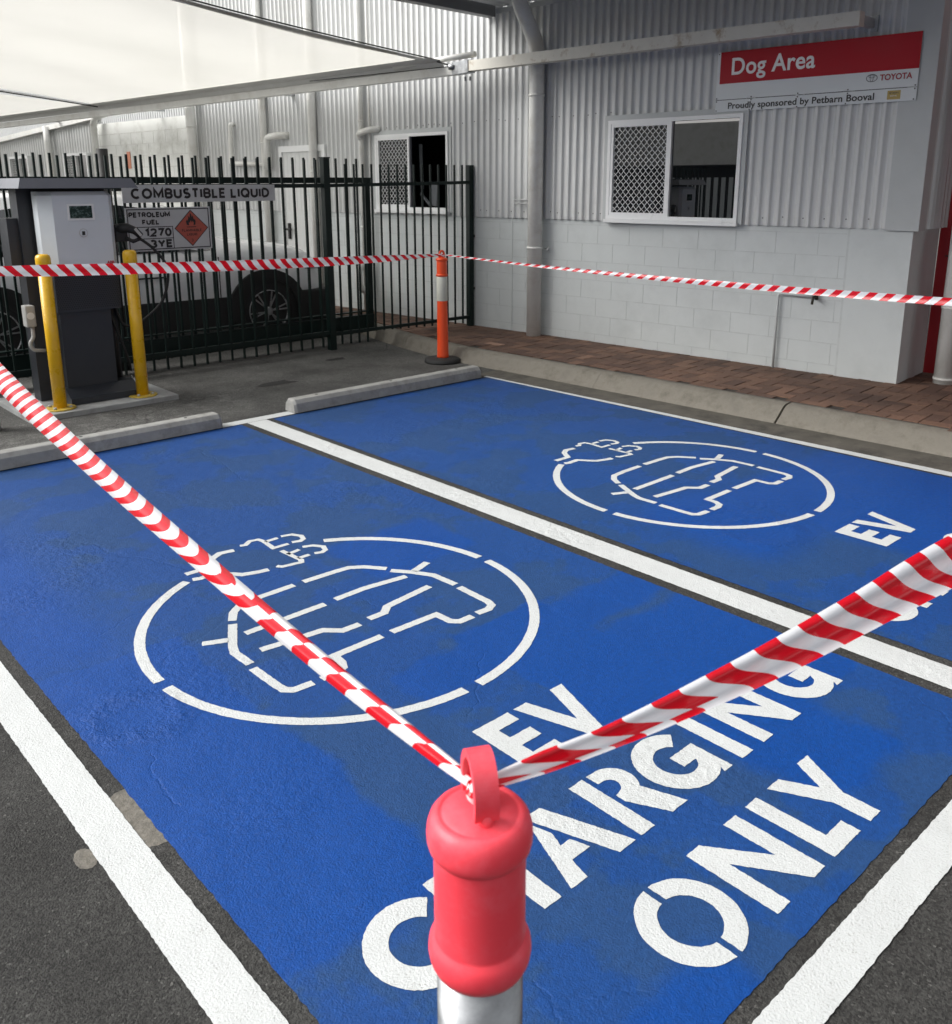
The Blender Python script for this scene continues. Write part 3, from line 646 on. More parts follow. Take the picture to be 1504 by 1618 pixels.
# windows
def window(u0, u1, z0, z1, opened, label):
    t = thing('window', label, 'window'); del t['category']
    t.parent = bld; t.location = WL((u0+u1)/2, 0, z0); WM[t] = WM[bld] @ Matrix.Translation(t.location)
    cu_ = (u0+u1)/2; base = Vector(t.location)
    def B(mb, a, b, bev=0):
        mb.box(Vector(WL(*a))-base, Vector(WL(*b))-base, None, bev); return mb
    fr = MB(); w_ = .035; d0, d1 = -.052, .02
    B(fr, (u0, d0, z0), (u1, d1, z0+w_)); B(fr, (u0, d0, z1-w_), (u1, d1, z1)); B(fr, (u0, d0, z0+w_), (u0+w_, d1, z1-w_)); B(fr, (u1-w_, d0, z0+w_), (u1, d1, z1-w_))
    obj('window_frame', fr, m_alu, t, world=False)
    ar = MB(); B(ar, (u0-.045, -.040, z1), (u1+.045, -.030, z1+.05)); B(ar, (u0-.045, -.040, z0-.02), (u0, -.030, z1)); B(ar, (u1, -.040, z0-.02), (u1+.045, -.030, z1))
    obj('architrave', ar, m_trim, t, world=False)
    sl = MB(); B(sl, (u0-.01, -.075, z0-.035), (u1+.01, -.03, z0-.001)); obj('window_sill', sl, m_alu, t, world=False)
    um = u0+(u1-u0)*.485
    sf = MB()
    B(sf, (u0+w_, -.048, z0+w_), (um, -.022, z0+w_+.03)); B(sf, (u0+w_, -.048, z1-w_-.03), (um, -.022, z1-w_)); B(sf, (u0+w_, -.048, z0+w_+.03), (u0+w_+.03, -.022, z1-w_-.03)); B(sf, (um-.03, -.048, z0+w_+.03), (um, -.022, z1-w_-.03))
    sfo = obj('security_screen', sf, m_alu, t, world=False)
    g_ = MB(); a0, a1, b0, b1 = u0+w_+.03, um-.03, z0+w_+.03, z1-w_-.03
    pu, pz = (a1-a0)/(8.5 if opened else 9.5), .066
    for sgn in (1, -1):
        k = -30
        while k < 40:
            pts = []
            N_ = int((b1-b0)/(pz/8)); 
            seg_ = []
            for i in range(N_+1):
                zz = b0+(b1-b0)*i/N_; ph = (zz-b0)/pz
                uu = a0+k*pu+sgn*(ph*pu-math.sin(ph*2*math.pi)*pu*.045)
                if a0 <= uu <= a1: seg_.append(Vector(WL(uu, -.036-.002*sgn, zz))-base)
                elif len(seg_) > 1: g_.tube(seg_, .0036, 4, False); seg_ = []
                else: seg_ = []
            if len(seg_) > 1: g_.tube(seg_, .0036, 4, False)
            k += 1
    obj('security_mesh', g_, m_mesh, sfo, world=False)
    bk = MB(); B(bk, (a0, -.016, b0), (a1, -.012, b1)); obj('window_pane', bk, m_glass, t, world=False)
    ml = MB(); B(ml, (um+.001, -.050, z0+w_), (um+.022, -.018, z1-w_)); obj('mullion', ml, m_char2 if opened else m_alu, t, world=False)
    if opened:
        rm = MB()
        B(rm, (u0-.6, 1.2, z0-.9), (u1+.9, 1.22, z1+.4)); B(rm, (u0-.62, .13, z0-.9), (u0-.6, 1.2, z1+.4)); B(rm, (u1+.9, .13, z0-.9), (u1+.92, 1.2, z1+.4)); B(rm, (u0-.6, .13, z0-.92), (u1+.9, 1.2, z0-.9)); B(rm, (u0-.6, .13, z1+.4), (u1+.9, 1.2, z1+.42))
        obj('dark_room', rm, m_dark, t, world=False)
        it = MB(); it.beam(Vector(WL(um+.05, .10, z1-.12))-base, Vector(WL(um+.07, .10, z0+.25))-base, .05, .01, (0, 1, 0)); it.beam(Vector(WL(um+.06, .08, z0+.20))-base, Vector(WL(um+.22, .10, z0+.05))-base, .03, .02, (0, 1, 0))
        it.beam(Vector(WL(um+.25, .12, z0+.05))-base, Vector(WL(um+.27, .12, z0+.30))-base, .10, .02, (0, 1, 0))
        obj('stored_boards', it, mat('grey_board', (.10, .11, .12), .6), t, world=False)
    else:
        gl = MB(); B(gl, (um+.022, -.022, z0+w_), (u1-w_, -.018, z1-w_)); obj('window_pane', gl, m_glass, t, world=False)
    return t
window(.705, 2.14, 1.405, 2.345, False, 'sliding window under the red sign, grille on its left half')
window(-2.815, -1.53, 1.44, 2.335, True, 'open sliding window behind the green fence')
# door behind the fence
dr = MB(); dr.box(WL(-4.80, -.03, .10), WL(-3.90, .02, 2.18)); do = obj('door', dr, m_door, bld, world=False)
df = MB(); df.box(WL(-4.87, -.05, 2.18), WL(-3.83, .0, 2.26)); df.box(WL(-4.87, -.05, .1), WL(-4.80, 0, 2.18)); df.box(WL(-3.90, -.05, .1), WL(-3.83, 0, 2.18)); obj('door_frame', df, m_alu, do, world=False)
dh = MB(); dh.box(WL(-4.73, -.06, 1.0), WL(-4.69, -.03, 1.22), None, .004); dh.box(WL(-4.62, -.09, 1.12), WL(-4.74, -.07, 1.15), None, .004); obj('door_handle', dh, m_blk, do, world=False)
# downpipes and conduits
def pipe(name, pts, r, collars=(), m_=None, label=None, n=20):
    mb = MB(); mb.tube([WL(*p) for p in pts], r, n); o = obj(name, mb, m_ or m_pipe, bld, world=False, label=label)
    if collars:
        c_ = MB()
        for u, v, z in collars: c_.cyl(WL(u, v, z), r+.006, .022, n)
        obj('pipe_clip', c_, m_pipe, o, world=False, split=True)
    return o
def bendpts(pts, k=5, rad=.12):
    P = [Vector(p) for p in pts]; out = [P[0]]
    for i in range(1, len(P)-1):
        a_ = (P[i-1]-P[i]).normalized(); b_ = (P[i+1]-P[i]).normalized(); rr = min(rad, (P[i-1]-P[i]).length*.45, (P[i+1]-P[i]).length*.45)
        s_, e_ = P[i]+a_*rr, P[i]+b_*rr
        for j in range(k+1):
            t_ = j/k; out.append(s_.lerp(P[i], t_).lerp(P[i].lerp(e_, t_), t_))
    out.append(P[-1]); return out
pipe('downpipe', bendpts([(-.16, -.115, .13), (-.16, -.115, 3.12), (-.16, -.42, 3.50), (-.16, -.42, 4.2)], 6, .14), .079, [(-.16, -.115, 1.07), (-.16, -.115, 2.62), (-.16, -.115, 3.0)], label='thick white downpipe with a cranked top by the sign beam')
pipe('downpipe', [(-4.02, -.09, .13), (-4.02, -.09, 5.5)], .055, [(-4.02, -.09, 1.9), (-4.02, -.09, 3.3)])
pipe('downpipe', [(-5.16, -.08, .13), (-5.16, -.08, 5.5)], .050, [(-5.16, -.08, 2.30), (-5.16, -.08, 2.9)])
pipe('downpipe', [(-6.99, -.14, .13), (-6.99, -.14, 5.0)], .075, [(-6.99, -.14, 2.6)])
pipe('downpipe', [(-3.03, -.08, .13), (-3.03, -.08, 5.5)], .033, [(-3.03, -.08, 2.5), (-3.03, -.08, 1.2)])
pipe('conduit', [(-2.90, -.05, .4), (-2.90, -.05, 5.5)], .012)
pipe('waste_elbow', bendpts([(-3.03, -.085, 2.30), (-3.03, -.13, 2.36), (-2.82, -.13, 2.40), (-2.74, -.02, 2.40)], 4, .05), .036)
pipe('waste_elbow', bendpts([(-5.02, -.13, 1.95), (-5.02, -.13, 2.38), (-4.72, -.13, 2.40), (-4.66, -.0, 2.40)], 5, .08), .048)
pipe('waste_pipe', bendpts([(-6.0, -.02, 2.60), (-5.98, -.09, 2.60), (-6.02, -.09, 2.05), (-5.10, -.09, 2.02)], 4, .05), .034)
pipe('waste_pipe', bendpts([(-3.02, -.10, .75), (-3.02, -.20, .70), (-3.02, -.20, .45), (-3.02, -.10, .40)], 4, .05), .045)
pipe('tension_tube', [(-2.0, -.42, 3.03), (-.84, -.32, 3.075)], .030)  # tension tube of the shade membrane, lying along the beam
pipe('copper_stub', [(-.50, -.06, 1.58), (-.18, -.06, 1.58)], .007, m_=m_galvp); pipe('copper_stub', [(-.50, -.06, 1.54), (-.18, -.06, 1.54)], .007, m_=m_galvp)
pipe('tap_pipe', bendpts([(2.585, -.03, .13), (2.585, -.03, .80), (2.92, -.03, .795)], 4, .03), .011, m_=m_block)
tp = MB(); tp.cyl(WL(2.93, -.03, .77), .016, .055, 12); tp.tube([WL(2.93, -.03, .80), WL(2.925, -.085, .80), WL(2.92, -.09, .735)], .011, 10); tp.beam(WL(2.90, -.04, .84), WL(2.96, -.04, .83), .012, .01); obj('garden_tap', tp, m_brass, bld, world=False)
pipe('hose_bracket', [(-.085, -.03, 1.07), (-.02, -.07, 1.06), (0.0, -.07, 1.09)], .009, m_=m_galvp)
pipe('downpipe', [(3.935, .30, .13), (3.935, .30, 3.5)], .085, [(3.935, .30, .16), (3.935, .30, .75)], label='white downpipe in the recess beside the red panel')
pc = MB(); pc.box(WL(3.66, .30, .80), WL(3.855, .32, .83)); obj('pipe_strap', pc, m_alu, bld, world=False)
# set-back high wall and low parapet further along, seen beyond the fence
hw = MB(); hw.box(WL(-7.30, .06, .0), WL(-7.04, 3.0, 6.5)); obj('return_wall', hw, m_trim, bld, world=False)

ann = thing('annexe', 'low pale annexe with block parapet and two small windows beyond the fence', 'building', tuple(W0+WD*10), ROT)
def AL(u, v, z): return (u+10, v, z-.13)
pb = MB(); pb.box(AL(-10.45, 0, -.1), AL(-7.12, .25, 2.80)); pw = obj('parapet_wall', pb, m_white_wall, ann, world=False)
pj = MB(); z = 2.80-.19; row = 0
while z > .2:
    pj.box(AL(-10.44, -.0025, z-.005), AL(-7.14, .001, z+.004)); u = -10.40+(.2 if row % 2 else 0)
    while u < -7.14: pj.box(AL(u-.003, -.002, z-.19), AL(u+.003, .001, z-.005)); u += .39
    z -= .19; row += 1
obj('mortar_joints', pj, mat('pale_joint', (.58, .58, .55), .8), pw, world=False)
lw = MB(); N_ = 400
lo, hi = [], []
for i in range(N_+1):
    u = -18+7.52*i/N_; ph = (i % 6)/6; f = 1 if ph < .4 else 0; zt = 2.93-(-10.5-u)*.055
    lo.append(lw.b.verts.new(AL(u, .10-.02*f, 0))); hi.append(lw.b.verts.new(AL(u, .10-.02*f, zt)))
for i in range(N_): lw.b.faces.new((lo[i], lo[i+1], hi[i+1], hi[i]))
obj('ribbed_wall', lw, m_clad, ann, world=False)
bg_ = MB(); bg_.beam(AL(-18, .04, 2.93-7.5*.055), AL(-10.45, .04, 2.95), .10, .09); obj('barge_gutter', bg_, m_pipe, ann, world=False)
ap = MB(); ap.tube([Vector(AL(*p)) for p in bendpts([(-10.10, .05, 2.98), (-10.28, -.12, 2.90), (-10.35, -.12, 2.75), (-10.35, -.12, .1)], 4, .06)], .058, 14); ap.tube([Vector(AL(-12.6, -.02, 0)), Vector(AL(-12.6, -.02, 2.85))], .07, 14)
obj('downpipe', ap, m_pipe, ann, world=False, split=True)
for (u0, u1, lb) in ((-12.05, -11.0, 'small white sliding window nearer the parapet'), (-14.75, -13.75, 'small white sliding window at the far end')):
    fr = MB(); z0, z1 = 1.60, 2.33
    fr.box(AL(u0, .0, z1-.05), AL(u1, .09, z1)); fr.box(AL(u0, .0, z0), AL(u1, .09, z0+.05)); fr.box(AL(u0, 0, z0+.05), AL(u0+.05, .09, z1-.05)); fr.box(AL(u1-.05, 0, z0+.05), AL(u1, .09, z1-.05)); fr.box(AL((u0+u1)/2-.03, .0, z0+.05), AL((u0+u1)/2+.03, .09, z1-.05))
    fo = obj('window', fr, m_alu, ann, world=False, label=lb)
    gp = MB(); gp.box(AL(u0+.05, .055, z0+.05), AL(u1-.05, .06, z1-.05)); obj('window_pane', gp, m_glass, fo, world=False)
    gm = MB()
    for sg in (1, -1):
        for k in range(-14, 20):
            seg_ = []
            for i in range(12):
                zz = z0+.05+(z1-z0-.1)*i/11; uu = u0+.05+k*.055+sg*i*.035
                if u0+.05 <= uu <= (u0+u1)/2-.03: seg_.append(AL(uu, .045, zz))
            if len(seg_) > 1: gm.tube(seg_, .004, 4, False)
    obj('security_mesh', gm, m_mesh, fo, world=False)
hi_w = MB(); lo, hi = [], []
for i in range(900):
    u = -26+19*i/899; ph = (i % 5)/5; f = 1 if ph < .5 else 0
    lo.append(hi_w.b.verts.new(AL(u, 3.0-.03*f, 0))); hi.append(hi_w.b.verts.new(AL(u, 3.0-.03*f, 6.5)))
for i in range(899): hi_w.b.faces.new((lo[i], lo[i+1], hi[i+1], hi[i]))
obj('high_rear_wall', hi_w, m_clad, ann, world=False)
sg = MB(); sg.box(AL(-9.42, -.012, 2.02), AL(-9.30, -.003, 2.30)); s0 = obj('wall_sign', sg, mat('faded_orange', (.62, .22, .12), .5), None, label='small faded orange notice on the pale parapet wall', cat='sign')
s0.data.transform(Matrix.Translation(Vector((0, 0, 0)))); s0.matrix_world = WM[ann]

# carport roof over the right part of the wall
cr = thing('carport_roof', 'ribbed steel carport roof with dark edge beam above the wall', 'roof', tuple(W0+WD*.8+Vector((0, 0, 3.4))), ROT)
def RL(u, v, z): return (u+.8, v, z-3.53)
rf = MB(); k = 0; lo, hi = [], []
RO = 3.7
n_ = 520
for i in range(n_+1):
    u = -.80+12*i/n_; f = ((i % 8) < 3); zz = 3.56+(.03 if f else 0)
    lo.append(rf.b.verts.new(RL(u, -.03, zz))); hi.append(rf.b.verts.new(RL(u, -RO, zz)))
for i in range(n_): rf.b.faces.new((lo[i], lo[i+1], hi[i+1], hi[i]))
obj('roof_sheets', rf, m_roof, cr, world=False)
fa = MB(); fa.box(RL(-.86, -RO, 3.47), RL(-.81, -.03, 3.66)); fa.box(RL(-.92, -RO, 3.47), RL(-.86, -.03, 3.49)); fa.box(RL(-.86, -RO-.05, 3.45), RL(11.2, -RO, 3.68)); obj('edge_beam', fa, m_fascia, cr, world=False)
fl = MB(); fl.box(RL(-.8, -.035, 3.50), RL(2.6, -.028, 3.55)); obj('wall_flashing', fl, m_trim, cr, world=False)

# ---------------------------------------------------------------- shade sail frame
def WP(s, off, z): v = W0+WD*s-WN*off; return Vector((v.x, v.y, z))
sb = thing('shade_structure', 'white shade membrane laced to a long white steel beam along the wall', 'shade sail', tuple(WP(.9, .35, 3.0)))
bm_ = MB(); bm_.beam(WP(.86, .35, 2.955), WP(-3.22, .35, 2.955), .10, .105, bev=.003); obj('beam', bm_, m_beam, sb)
bm_ = MB(); bm_.beam(WP(1.02, .35, 2.93), WP(22, .35, 2.90), .10, .09, bev=.003); obj('beam', bm_, m_pipe, sb)
jb = MB(); jb.beam(WP(1.10, .35, 2.945), WP(.865, .35, 2.955), .115, .125); jb.tube([WP(1.0, .30, 2.86), WP(1.0, .30, 2.82)], .012, 8); jb.tube([WP(.93, .30, 2.86), WP(.93, .30, 2.82)], .012, 8); jb.tube([WP(1.12, .44, 2.96), WP(1.05, .36, 2.96)], .03, 10); obj('joint_bracket', jb, m_galv, sb)
wb = MB(); wb.beam(WP(-3.17, .30, 2.96), WP(-3.17, .02, 2.96), .05, .07); wb.beam(WP(-3.17, .03, 2.96), WP(-3.17, .0, 2.96), .10, .12)
for s_ in (4.5, 8.2, 12): wb.beam(WP(s_, .30, 2.93), WP(s_, -.1, 2.93), .05, .06)
obj('wall_bracket', wb, m_galvp, sb, split=True)
def sail(s0, s1, L0, L1, curve=.12):
    mb = MB(); uvl = mb.b.loops.layers.uv.new('UVMap'); n, mm_ = 48, 18; V = []
    for i in range(n+1):
        row = []
        for j in range(mm_+1):
            a_, b_ = i/n, j/mm_
            off = .42+(L1-.42)*b_
            e = curve*math.sin(math.pi*b_)*(1-2*a_)
            s_ = s0+(s1-s0)*a_+e
            zz = 3.0+.085*off+.05*math.sin(math.pi*a_)*math.sin(math.pi*b_)-.022*math.sin(a_*math.pi*7+b_*2.5)*math.sin(math.pi*b_)+.012*math.sin(a_*9-b_*7)*math.sin(math.pi*b_)
            row.append(mb.b.verts.new(WP(s_, off, zz)))
        V.append(row)
    for i in range(n):
        for j in range(mm_):
            f = mb.b.faces.new((V[i][j], V[i+1][j], V[i+1][j+1], V[i][j+1])); f.smooth = True
            for lp, k in zip(f.loops, (i, i+1, i+1, i)): lp[uvl].uv = (s0+(s1-s0)*k/n, 0)
    mb.uv = True
    return mb
SO = 4.7
obj('membrane', sail(1.30, 9.35, .4, SO), m_sail, sb); obj('membrane', sail(9.55, 19, .4, SO), m_sail, sb)
def hemline(s0, e0, sgn):
    mb = MB(); pts = []
    for j in range(25):
        b_ = j/24; off = .42+(SO-.42)*b_; pts.append((s0+sgn*.12*math.sin(math.pi*b_), off, 3.0+.085*off-.006))
    for p, q in zip(pts, pts[1:]):
        mb.faces([WP(p[0], p[1], p[2]), WP(p[0]+e0, p[1], p[2]), WP(q[0]+e0, q[1], q[2]), WP(q[0], q[1], q[2])], [(0, 1, 2, 3)])
    return mb, pts
h1, pt = hemline(1.29, .13, 1); 
for s0_ in (9.42,): h2, _ = hemline(s0_, -.07, -1); join(h1, h2)
h3 = MB(); h3.faces([WP(1.25, .40, 3.03), WP(19, .40, 3.03), WP(19, .62, 3.046), WP(1.25, .62, 3.046)], [(0, 1, 2, 3)]); join(h1, h3)
h3 = MB(); h3.faces([WP(1.25, .40, 3.03), WP(19, .40, 3.03), WP(19, .37, 2.97), WP(1.25, .37, 2.97)], [(0, 1, 2, 3)]); join(h1, h3)
obj('hem', h1, m_hem, sb, split=True)
cb = MB(); cb.tube([WP(p[0]-.02, p[1], p[2]+.01) for p in pt], .007, 8)
cb.tube([WP(1.29, .44, 3.03), WP(1.1, .40, 2.97)], .009, 8)
_, pt2 = hemline(9.46, 0, -1); cb.tube([WP(p[0], p[1], p[2]-.01) for p in pt2], .010, 8)
cb.tube([WP(1.15, .40, 2.97), WP(3.6, .41, 3.0)], .004, 6)
obj('edge_cable', cb, m_blk, sb, split=True)
ps = MB(); ps.beam(WP(1.3, SO+.05, 3.66), WP(19, SO+.05, 3.66), .10, .10); obj('beam', ps, m_pipe, sb)
pp = MB()
for s_ in (4.3, 11, 19): pp.tube([WP(s_, SO+.05, 0), WP(s_, SO+.05, 3.62)], .06, 16)
obj('post', pp, m_galvp, sb, split=True)

# ---------------------------------------------------------------- wall signs
ds = thing('wall_sign', 'red and white Dog Area sign with sponsor strip screwed high on the wall', 'sign', tuple(W0), ROT)
SB, ST = 2.365, 2.865
a = MB(); a.box(WL(1.858, -.046, 2.468), WL(3.573, -.043, ST)); obj('sign_panel', a, m_sign, ds, world=False)
a = MB(); a.box(WL(1.858, -.046, SB), WL(3.573, -.043, 2.462)); obj('sponsor_strip', a, m_sign, ds, world=False)
a = MB(); a.box(WL(1.888, -.0475, 2.600), WL(3.5725, -.0462, ST-.0005)); obj('red_band', a, m_red, ds, world=False)
def wtxt(body, u, z, size, width, m_, v=-.049, bold=0, par=ds, name='lettering', shear=0, space=1):
    M = Matrix(((1, 0, 0, u), (0, 0, -1, v), (0, 1, 0, z-.13), (0, 0, 0, 1)))
    mb = text_mesh(body, size, .0006, bold, M, width, 'LEFT', shear, space); return obj(name, mb, m_, par, world=False)
wtxt('Dog Area', 2.00, 2.672, .195, .75, m_txtw, bold=.0034, space=1.04)
wtxt('TOYOTA', 3.285, 2.530, .062, .245, m_txtr, bold=.0016)
wtxt('Proudly sponsored by Petbarn Booval', 1.985, 2.388, .074, 1.27, m_txtk, bold=.0014, space=1.03)
em = MB()
def ringm(cx, cz, rx, rz, w_, v=-.048):
    n = 28; o_ = [WL(cx+rx*math.cos(2*math.pi*k/n), v, cz+rz*math.sin(2*math.pi*k/n)) for k in range(n)]; i_ = [WL(cx+(rx-w_)*math.cos(2*math.pi*k/n), v, cz+(rz-w_)*math.sin(2*math.pi*k/n)) for k in range(n)]
    em.faces(o_+i_, [(k, (k+1) % n, n+(k+1) % n, n+k) for k in range(n)])
ringm(3.222, 2.552, .045, .030, .0055); ringm(3.222, 2.565, .026, .013, .004, -.0483); ringm(3.222, 2.552, .014, .028, .004, -.0486)
obj('oval_logo', em, mat('logo_grey', (.09, .095, .10), .4), ds, world=False)
a = MB(); a.box(WL(3.355, -.0475, 2.382), WL(3.455, -.0462, 2.448)); gp_ = obj('gold_plate', a, m_gold, ds, world=False)
wtxt('PETBARN', 3.368, 2.424, .017, .072, m_txtk, par=gp_, v=-.0482); wtxt('BOOVAL', 3.378, 2.404, .014, .052, m_txtw, par=gp_, v=-.0482)
a = MB()
for u, z in ((1.872, 2.85), (1.870, 2.478), (3.558, 2.478), (1.870, 2.452), (3.558, 2.452), (1.87, 2.375), (3.556, 2.375), (2.20, 2.478), (2.62, 2.478), (3.04, 2.478), (2.20, 2.452), (2.62, 2.45), (3.04, 2.45), (3.03, 2.372), (2.62, 2.372), (2.19, 2.372)): a.cyl(WL(u, -.0465, z), .0055, -.003, 10, 'Y')
for u0, u1 in ((1.86, 2.15), (2.24, 2.6), (2.68, 3.0), (3.1, 3.5)): a.box(WL(u0, -.0455, 2.4625), WL(u1, -.044, 2.4675))
obj('sign_screw', a, m_txtk, ds, world=False, split=True)

# ---------------------------------------------------------------- fence, gate
YA, YB = 8.25, 8.52
fa_ = thing('fixed_fence', 'dark green steel picket fence panel in front of the sliding gate', 'fence', (5.42, YA, 0))
pk = MB(); pk.box((-.0095, -.0095, 0), (.0095, .0095, 1.955)); pk0 = obj('picket', pk, m_green, fa_, world=False)
xs = [5.31-.1345*k for k in range(38)]
for i, x in enumerate(xs):
    c = pk0 if i == 0 else pk0.copy()
    if i: S.collection.objects.link(c); c.parent = fa_
    c.location = (x-5.42, 0, .04+random.uniform(-.004, .004))
for z_ in (1.735, .19): 
    a = MB(); a.box((.3, YA-.019, z_-.02), (5.40, YA+.019, z_+.02)); obj('rail', a, m_green, fa_, split=True)
a = MB(); a.box((5.385, YA-.038, 0), (5.458, YA+.038, 2.01), None, .003); a.box((5.38, YA-.042, 2.01), (5.463, YA+.042, 2.022)); obj('gate_post', a, m_green, fa_)
a = MB(); a.cyl((3.31, YA+.45, 0), .05, 2.07, 20); obj('guide_post', a, m_blk, fa_)
ga = thing('sliding_gate', 'dark green sliding picket gate with deep bottom beam behind the fence', 'gate', (6.14, YB, 0))
pk = MB(); pk.box((-.0095, -.0095, 0), (.0095, .0095, 1.93)); pk1 = obj('picket', pk, m_green, ga, world=False)
for i in range(43):
    c = pk1 if i == 0 else pk1.copy()
    if i: S.collection.objects.link(c); c.parent = ga
    c.location = (-.13-.1345*i, 0, .09)
a = MB(); a.box((.3, YB-.025, 1.76), (6.18, YB+.025, 1.82)); obj('rail', a, m_green, ga)
a = MB(); a.box((.3, YB-.035, .10), (6.17, YB+.035, .30)); a.box((.3, YB-.03, .33), (6.17, YB+.03, .345)); obj('bottom_beam', a, m_green, ga)
a = MB(); a.box((6.10, YB-.03, .1), (6.165, YB+.03, 1.76)); obj('end_stile', a, m_green, ga)
fb = thing('return_fence', 'short green picket panel between the gate post and the wall', 'fence', (7.114, 7.875, .13))
p0, p1 = Vector((5.449, 8.256, 0)), Vector((7.114, 7.875, 0)); n_ = 17
pk = MB(); pk.box((-.0085, -.0085, 0), (.0085, .0085, 1.0)); pk2 = obj('picket', pk, m_green, fb, world=False)
for i in range(1, n_):
    p = p0.lerp(p1, i/n_); c = pk2 if i == 1 else pk2.copy()
    if i > 1: S.collection.objects.link(c); c.parent = fb
    zb = .05 if i < 5 else .165
    c.location = (p.x-7.114, p.y-7.875, zb-.13); c.scale = (1, 1, 1.955-zb)
a = MB(); a.beam(p0+Vector((.03, 0, 1.735)), p1+Vector((-.03, 0, 1.765)), .03, .035); a.beam(p0+Vector((.03, 0, .17)), p1+Vector((-.03, 0, .235)), .03, .035); obj('rail', a, m_green, fb, split=True)
a = MB(); a.box((7.082, 7.845, .12), (7.147, 7.91, 1.955), None, .003); a.box((7.14, 7.86, .55), (7.18, 7.89, .58)); a.box((7.14, 7.86, 1.15), (7.18, 7.89, 1.18)); obj('wall_post', a, m_green, fb)

# fence signs
def gl(ch):
    A = lambda cx, cy, r, a0, a1, ry=None: arcp(cx, cy, r, a0, a1, 14, ry)
    G = {'C': (.78, [A(.42, .5, .42, 50, 310, .5)]), 'O': (.86, [A(.43, .5, .43, 0, 360, .5)]), 'M': (.86, [[(.0, 0), (0, 1), (.43, .2), (.86, 1), (.86, 0)]]),
     'B': (.62, [[(0, 0), (0, 1)], [(0, 1)]+A(.36, .76, .24, 90, -90)+[(0, .52)], [(0, .52)]+A(.36, .26, .26, 90, -90)+[(0, 0)]]),
     'U': (.66, [[(0, 1)]+A(.33, .34, .33, 180, 360)+[(.66, 1)]]), 'S': (.6, [A(.3, .74, .27, 40, 180, .26)+A(.3, .76, .27, 180, 270, .26)+A(.3, .25, .30, 90, -145, .25)]),
     'T': (.62, [[(0, 1), (.62, 1)], [(.31, 1), (.31, 0)]]), 'I': (.0, [[(0, 0), (0, 1)]]), 'L': (.5, [[(0, 1), (0, 0), (.5, 0)]]), 'E': (.54, [[(.54, 1), (0, 1), (0, 0), (.54, 0)], [(0, .52), (.48, .52)]]),
     'Q': (.86, [A(.43, .5, .43, 0, 360, .5), [(.52, .3), (.86, -.06)]]), 'D': (.7, [[(0, 0), (0, 1)], [(0, 1)]+A(.25, .5, .45, 90, -90, .5)+[(0, 0)]]),
     'P': (.58, [[(0, 0), (0, 1)], [(0, 1)]+A(.32, .73, .26, 90, -90, .27)+[(0, .46)]]), 'R': (.62, [[(0, 0), (0, 1)], [(0, 1)]+A(.32, .73, .26, 90, -90, .27)+[(0, .46)], [(.3, .46), (.6, 0)]]),
     'F': (.52, [[(.52, 1), (0, 1), (0, 0)], [(0, .5), (.46, .5)]]), 'Y': (.66, [[(0, 1), (.33, .45)], [(.66, 1), (.33, .45), (.33, 0)]]), 'A': (.74, [[(0, 0), (.37, 1), (.74, 0)], [(.14, .3), (.6, .3)]]),
     'N': (.68, [[(0, 0), (0, 1), (.68, 0), (.68, 1)]]), '1': (.3, [[(.0, .78), (.26, 1), (.26, 0)]]), '2': (.56, [A(.28, .72, .27, 165, -10, .28)+[(.5, .5), (0, 0), (.58, 0)]]),
     '7': (.56, [[(0, 1), (.56, 1), (.2, 0)]]), '0': (.56, [A(.28, .5, .28, 0, 360, .5)]), '3': (.56, [A(.26, .75, .26, 150, -80, .25), A(.27, .25, .29, 90, -150, .26)])}
    return G[ch]
def stroke_text(body, x, z, h, width, w_, y, m_, par, gap=.32, name='lettering'):
    tot = 0
    for ch in body: tot += (.45 if ch == ' ' else gl(ch)[0]+gap)
    k = width/(tot-gap); mb = MB(); cx = x; q = 0
    for ch in body:
        if ch == ' ': cx += .45*k; continue
        wd, st_ = gl(ch)
        for pl_ in st_:
            closed = len(pl_) > 3 and abs(pl_[0][0]-pl_[-1][0])+abs(pl_[0][1]-pl_[-1][1]) < 1e-6
            pts = [(cx+px*k, z+w_/2+pz*(h-w_)) for px, pz in pl_]
            P = [Vector(p) for p in pts]; L_, R_ = [], []
            for i, p in enumerate(P):
                a_ = (P[i]-P[i-1]).normalized() if i else ((P[0]-P[-2]).normalized() if closed else None); b_ = (P[i+1]-P[i]).normalized() if i < len(P)-1 else ((P[1]-P[0]).normalized() if closed else None)
                a_ = a_ or b_; b_ = b_ or a_; n1 = Vector((-a_.y, a_.x)); n2 = Vector((-b_.y, b_.x)); n_ = (n1+n2).normalized(); kk = w_/2/max(.42, n_.dot(n1)); L_.append(p+n_*kk); R_.append(p-n_*kk)
            yy = y-.00015*(q % 5); q += 1; N_ = len(P)
            mb.faces([(p.x, yy, p.y) for p in L_+R_], [(i, i+1, N_+i+1, N_+i) for i in range(N_-1)])
        cx += (wd+gap)*k
    return obj(name, mb, m_, par)
def sign_root(name, label, x0, z0): return thing(name, label, 'sign', (x0, 8.215, z0))
def ftxt(body, x, z, size, width, m_, par, y=8.2085, bold=0, name='lettering'):
    M = Matrix(((1, 0, 0, x), (0, 0, -1, y), (0, 1, 0, z), (0, 0, 0, 1)))
    return obj(name, text_mesh(body, size, .0006, bold, M, width), m_, par)
sy = .981   # the sign plane is a little nearer than where it was measured
s1 = sign_root('fence_sign', 'long grey COMBUSTIBLE LIQUID sign wired to the gate fence', 3.27, 1.59)
a = MB(); a.box((3.262, 8.210, 1.592), (4.795, 8.214, 1.748)); obj('sign_panel', a, m_signg, s1)
stroke_text('COMBUSTIBLE LIQUID', 3.350, 1.624, .095, 1.37, .0225, 8.2085, m_txtk, s1, .36)
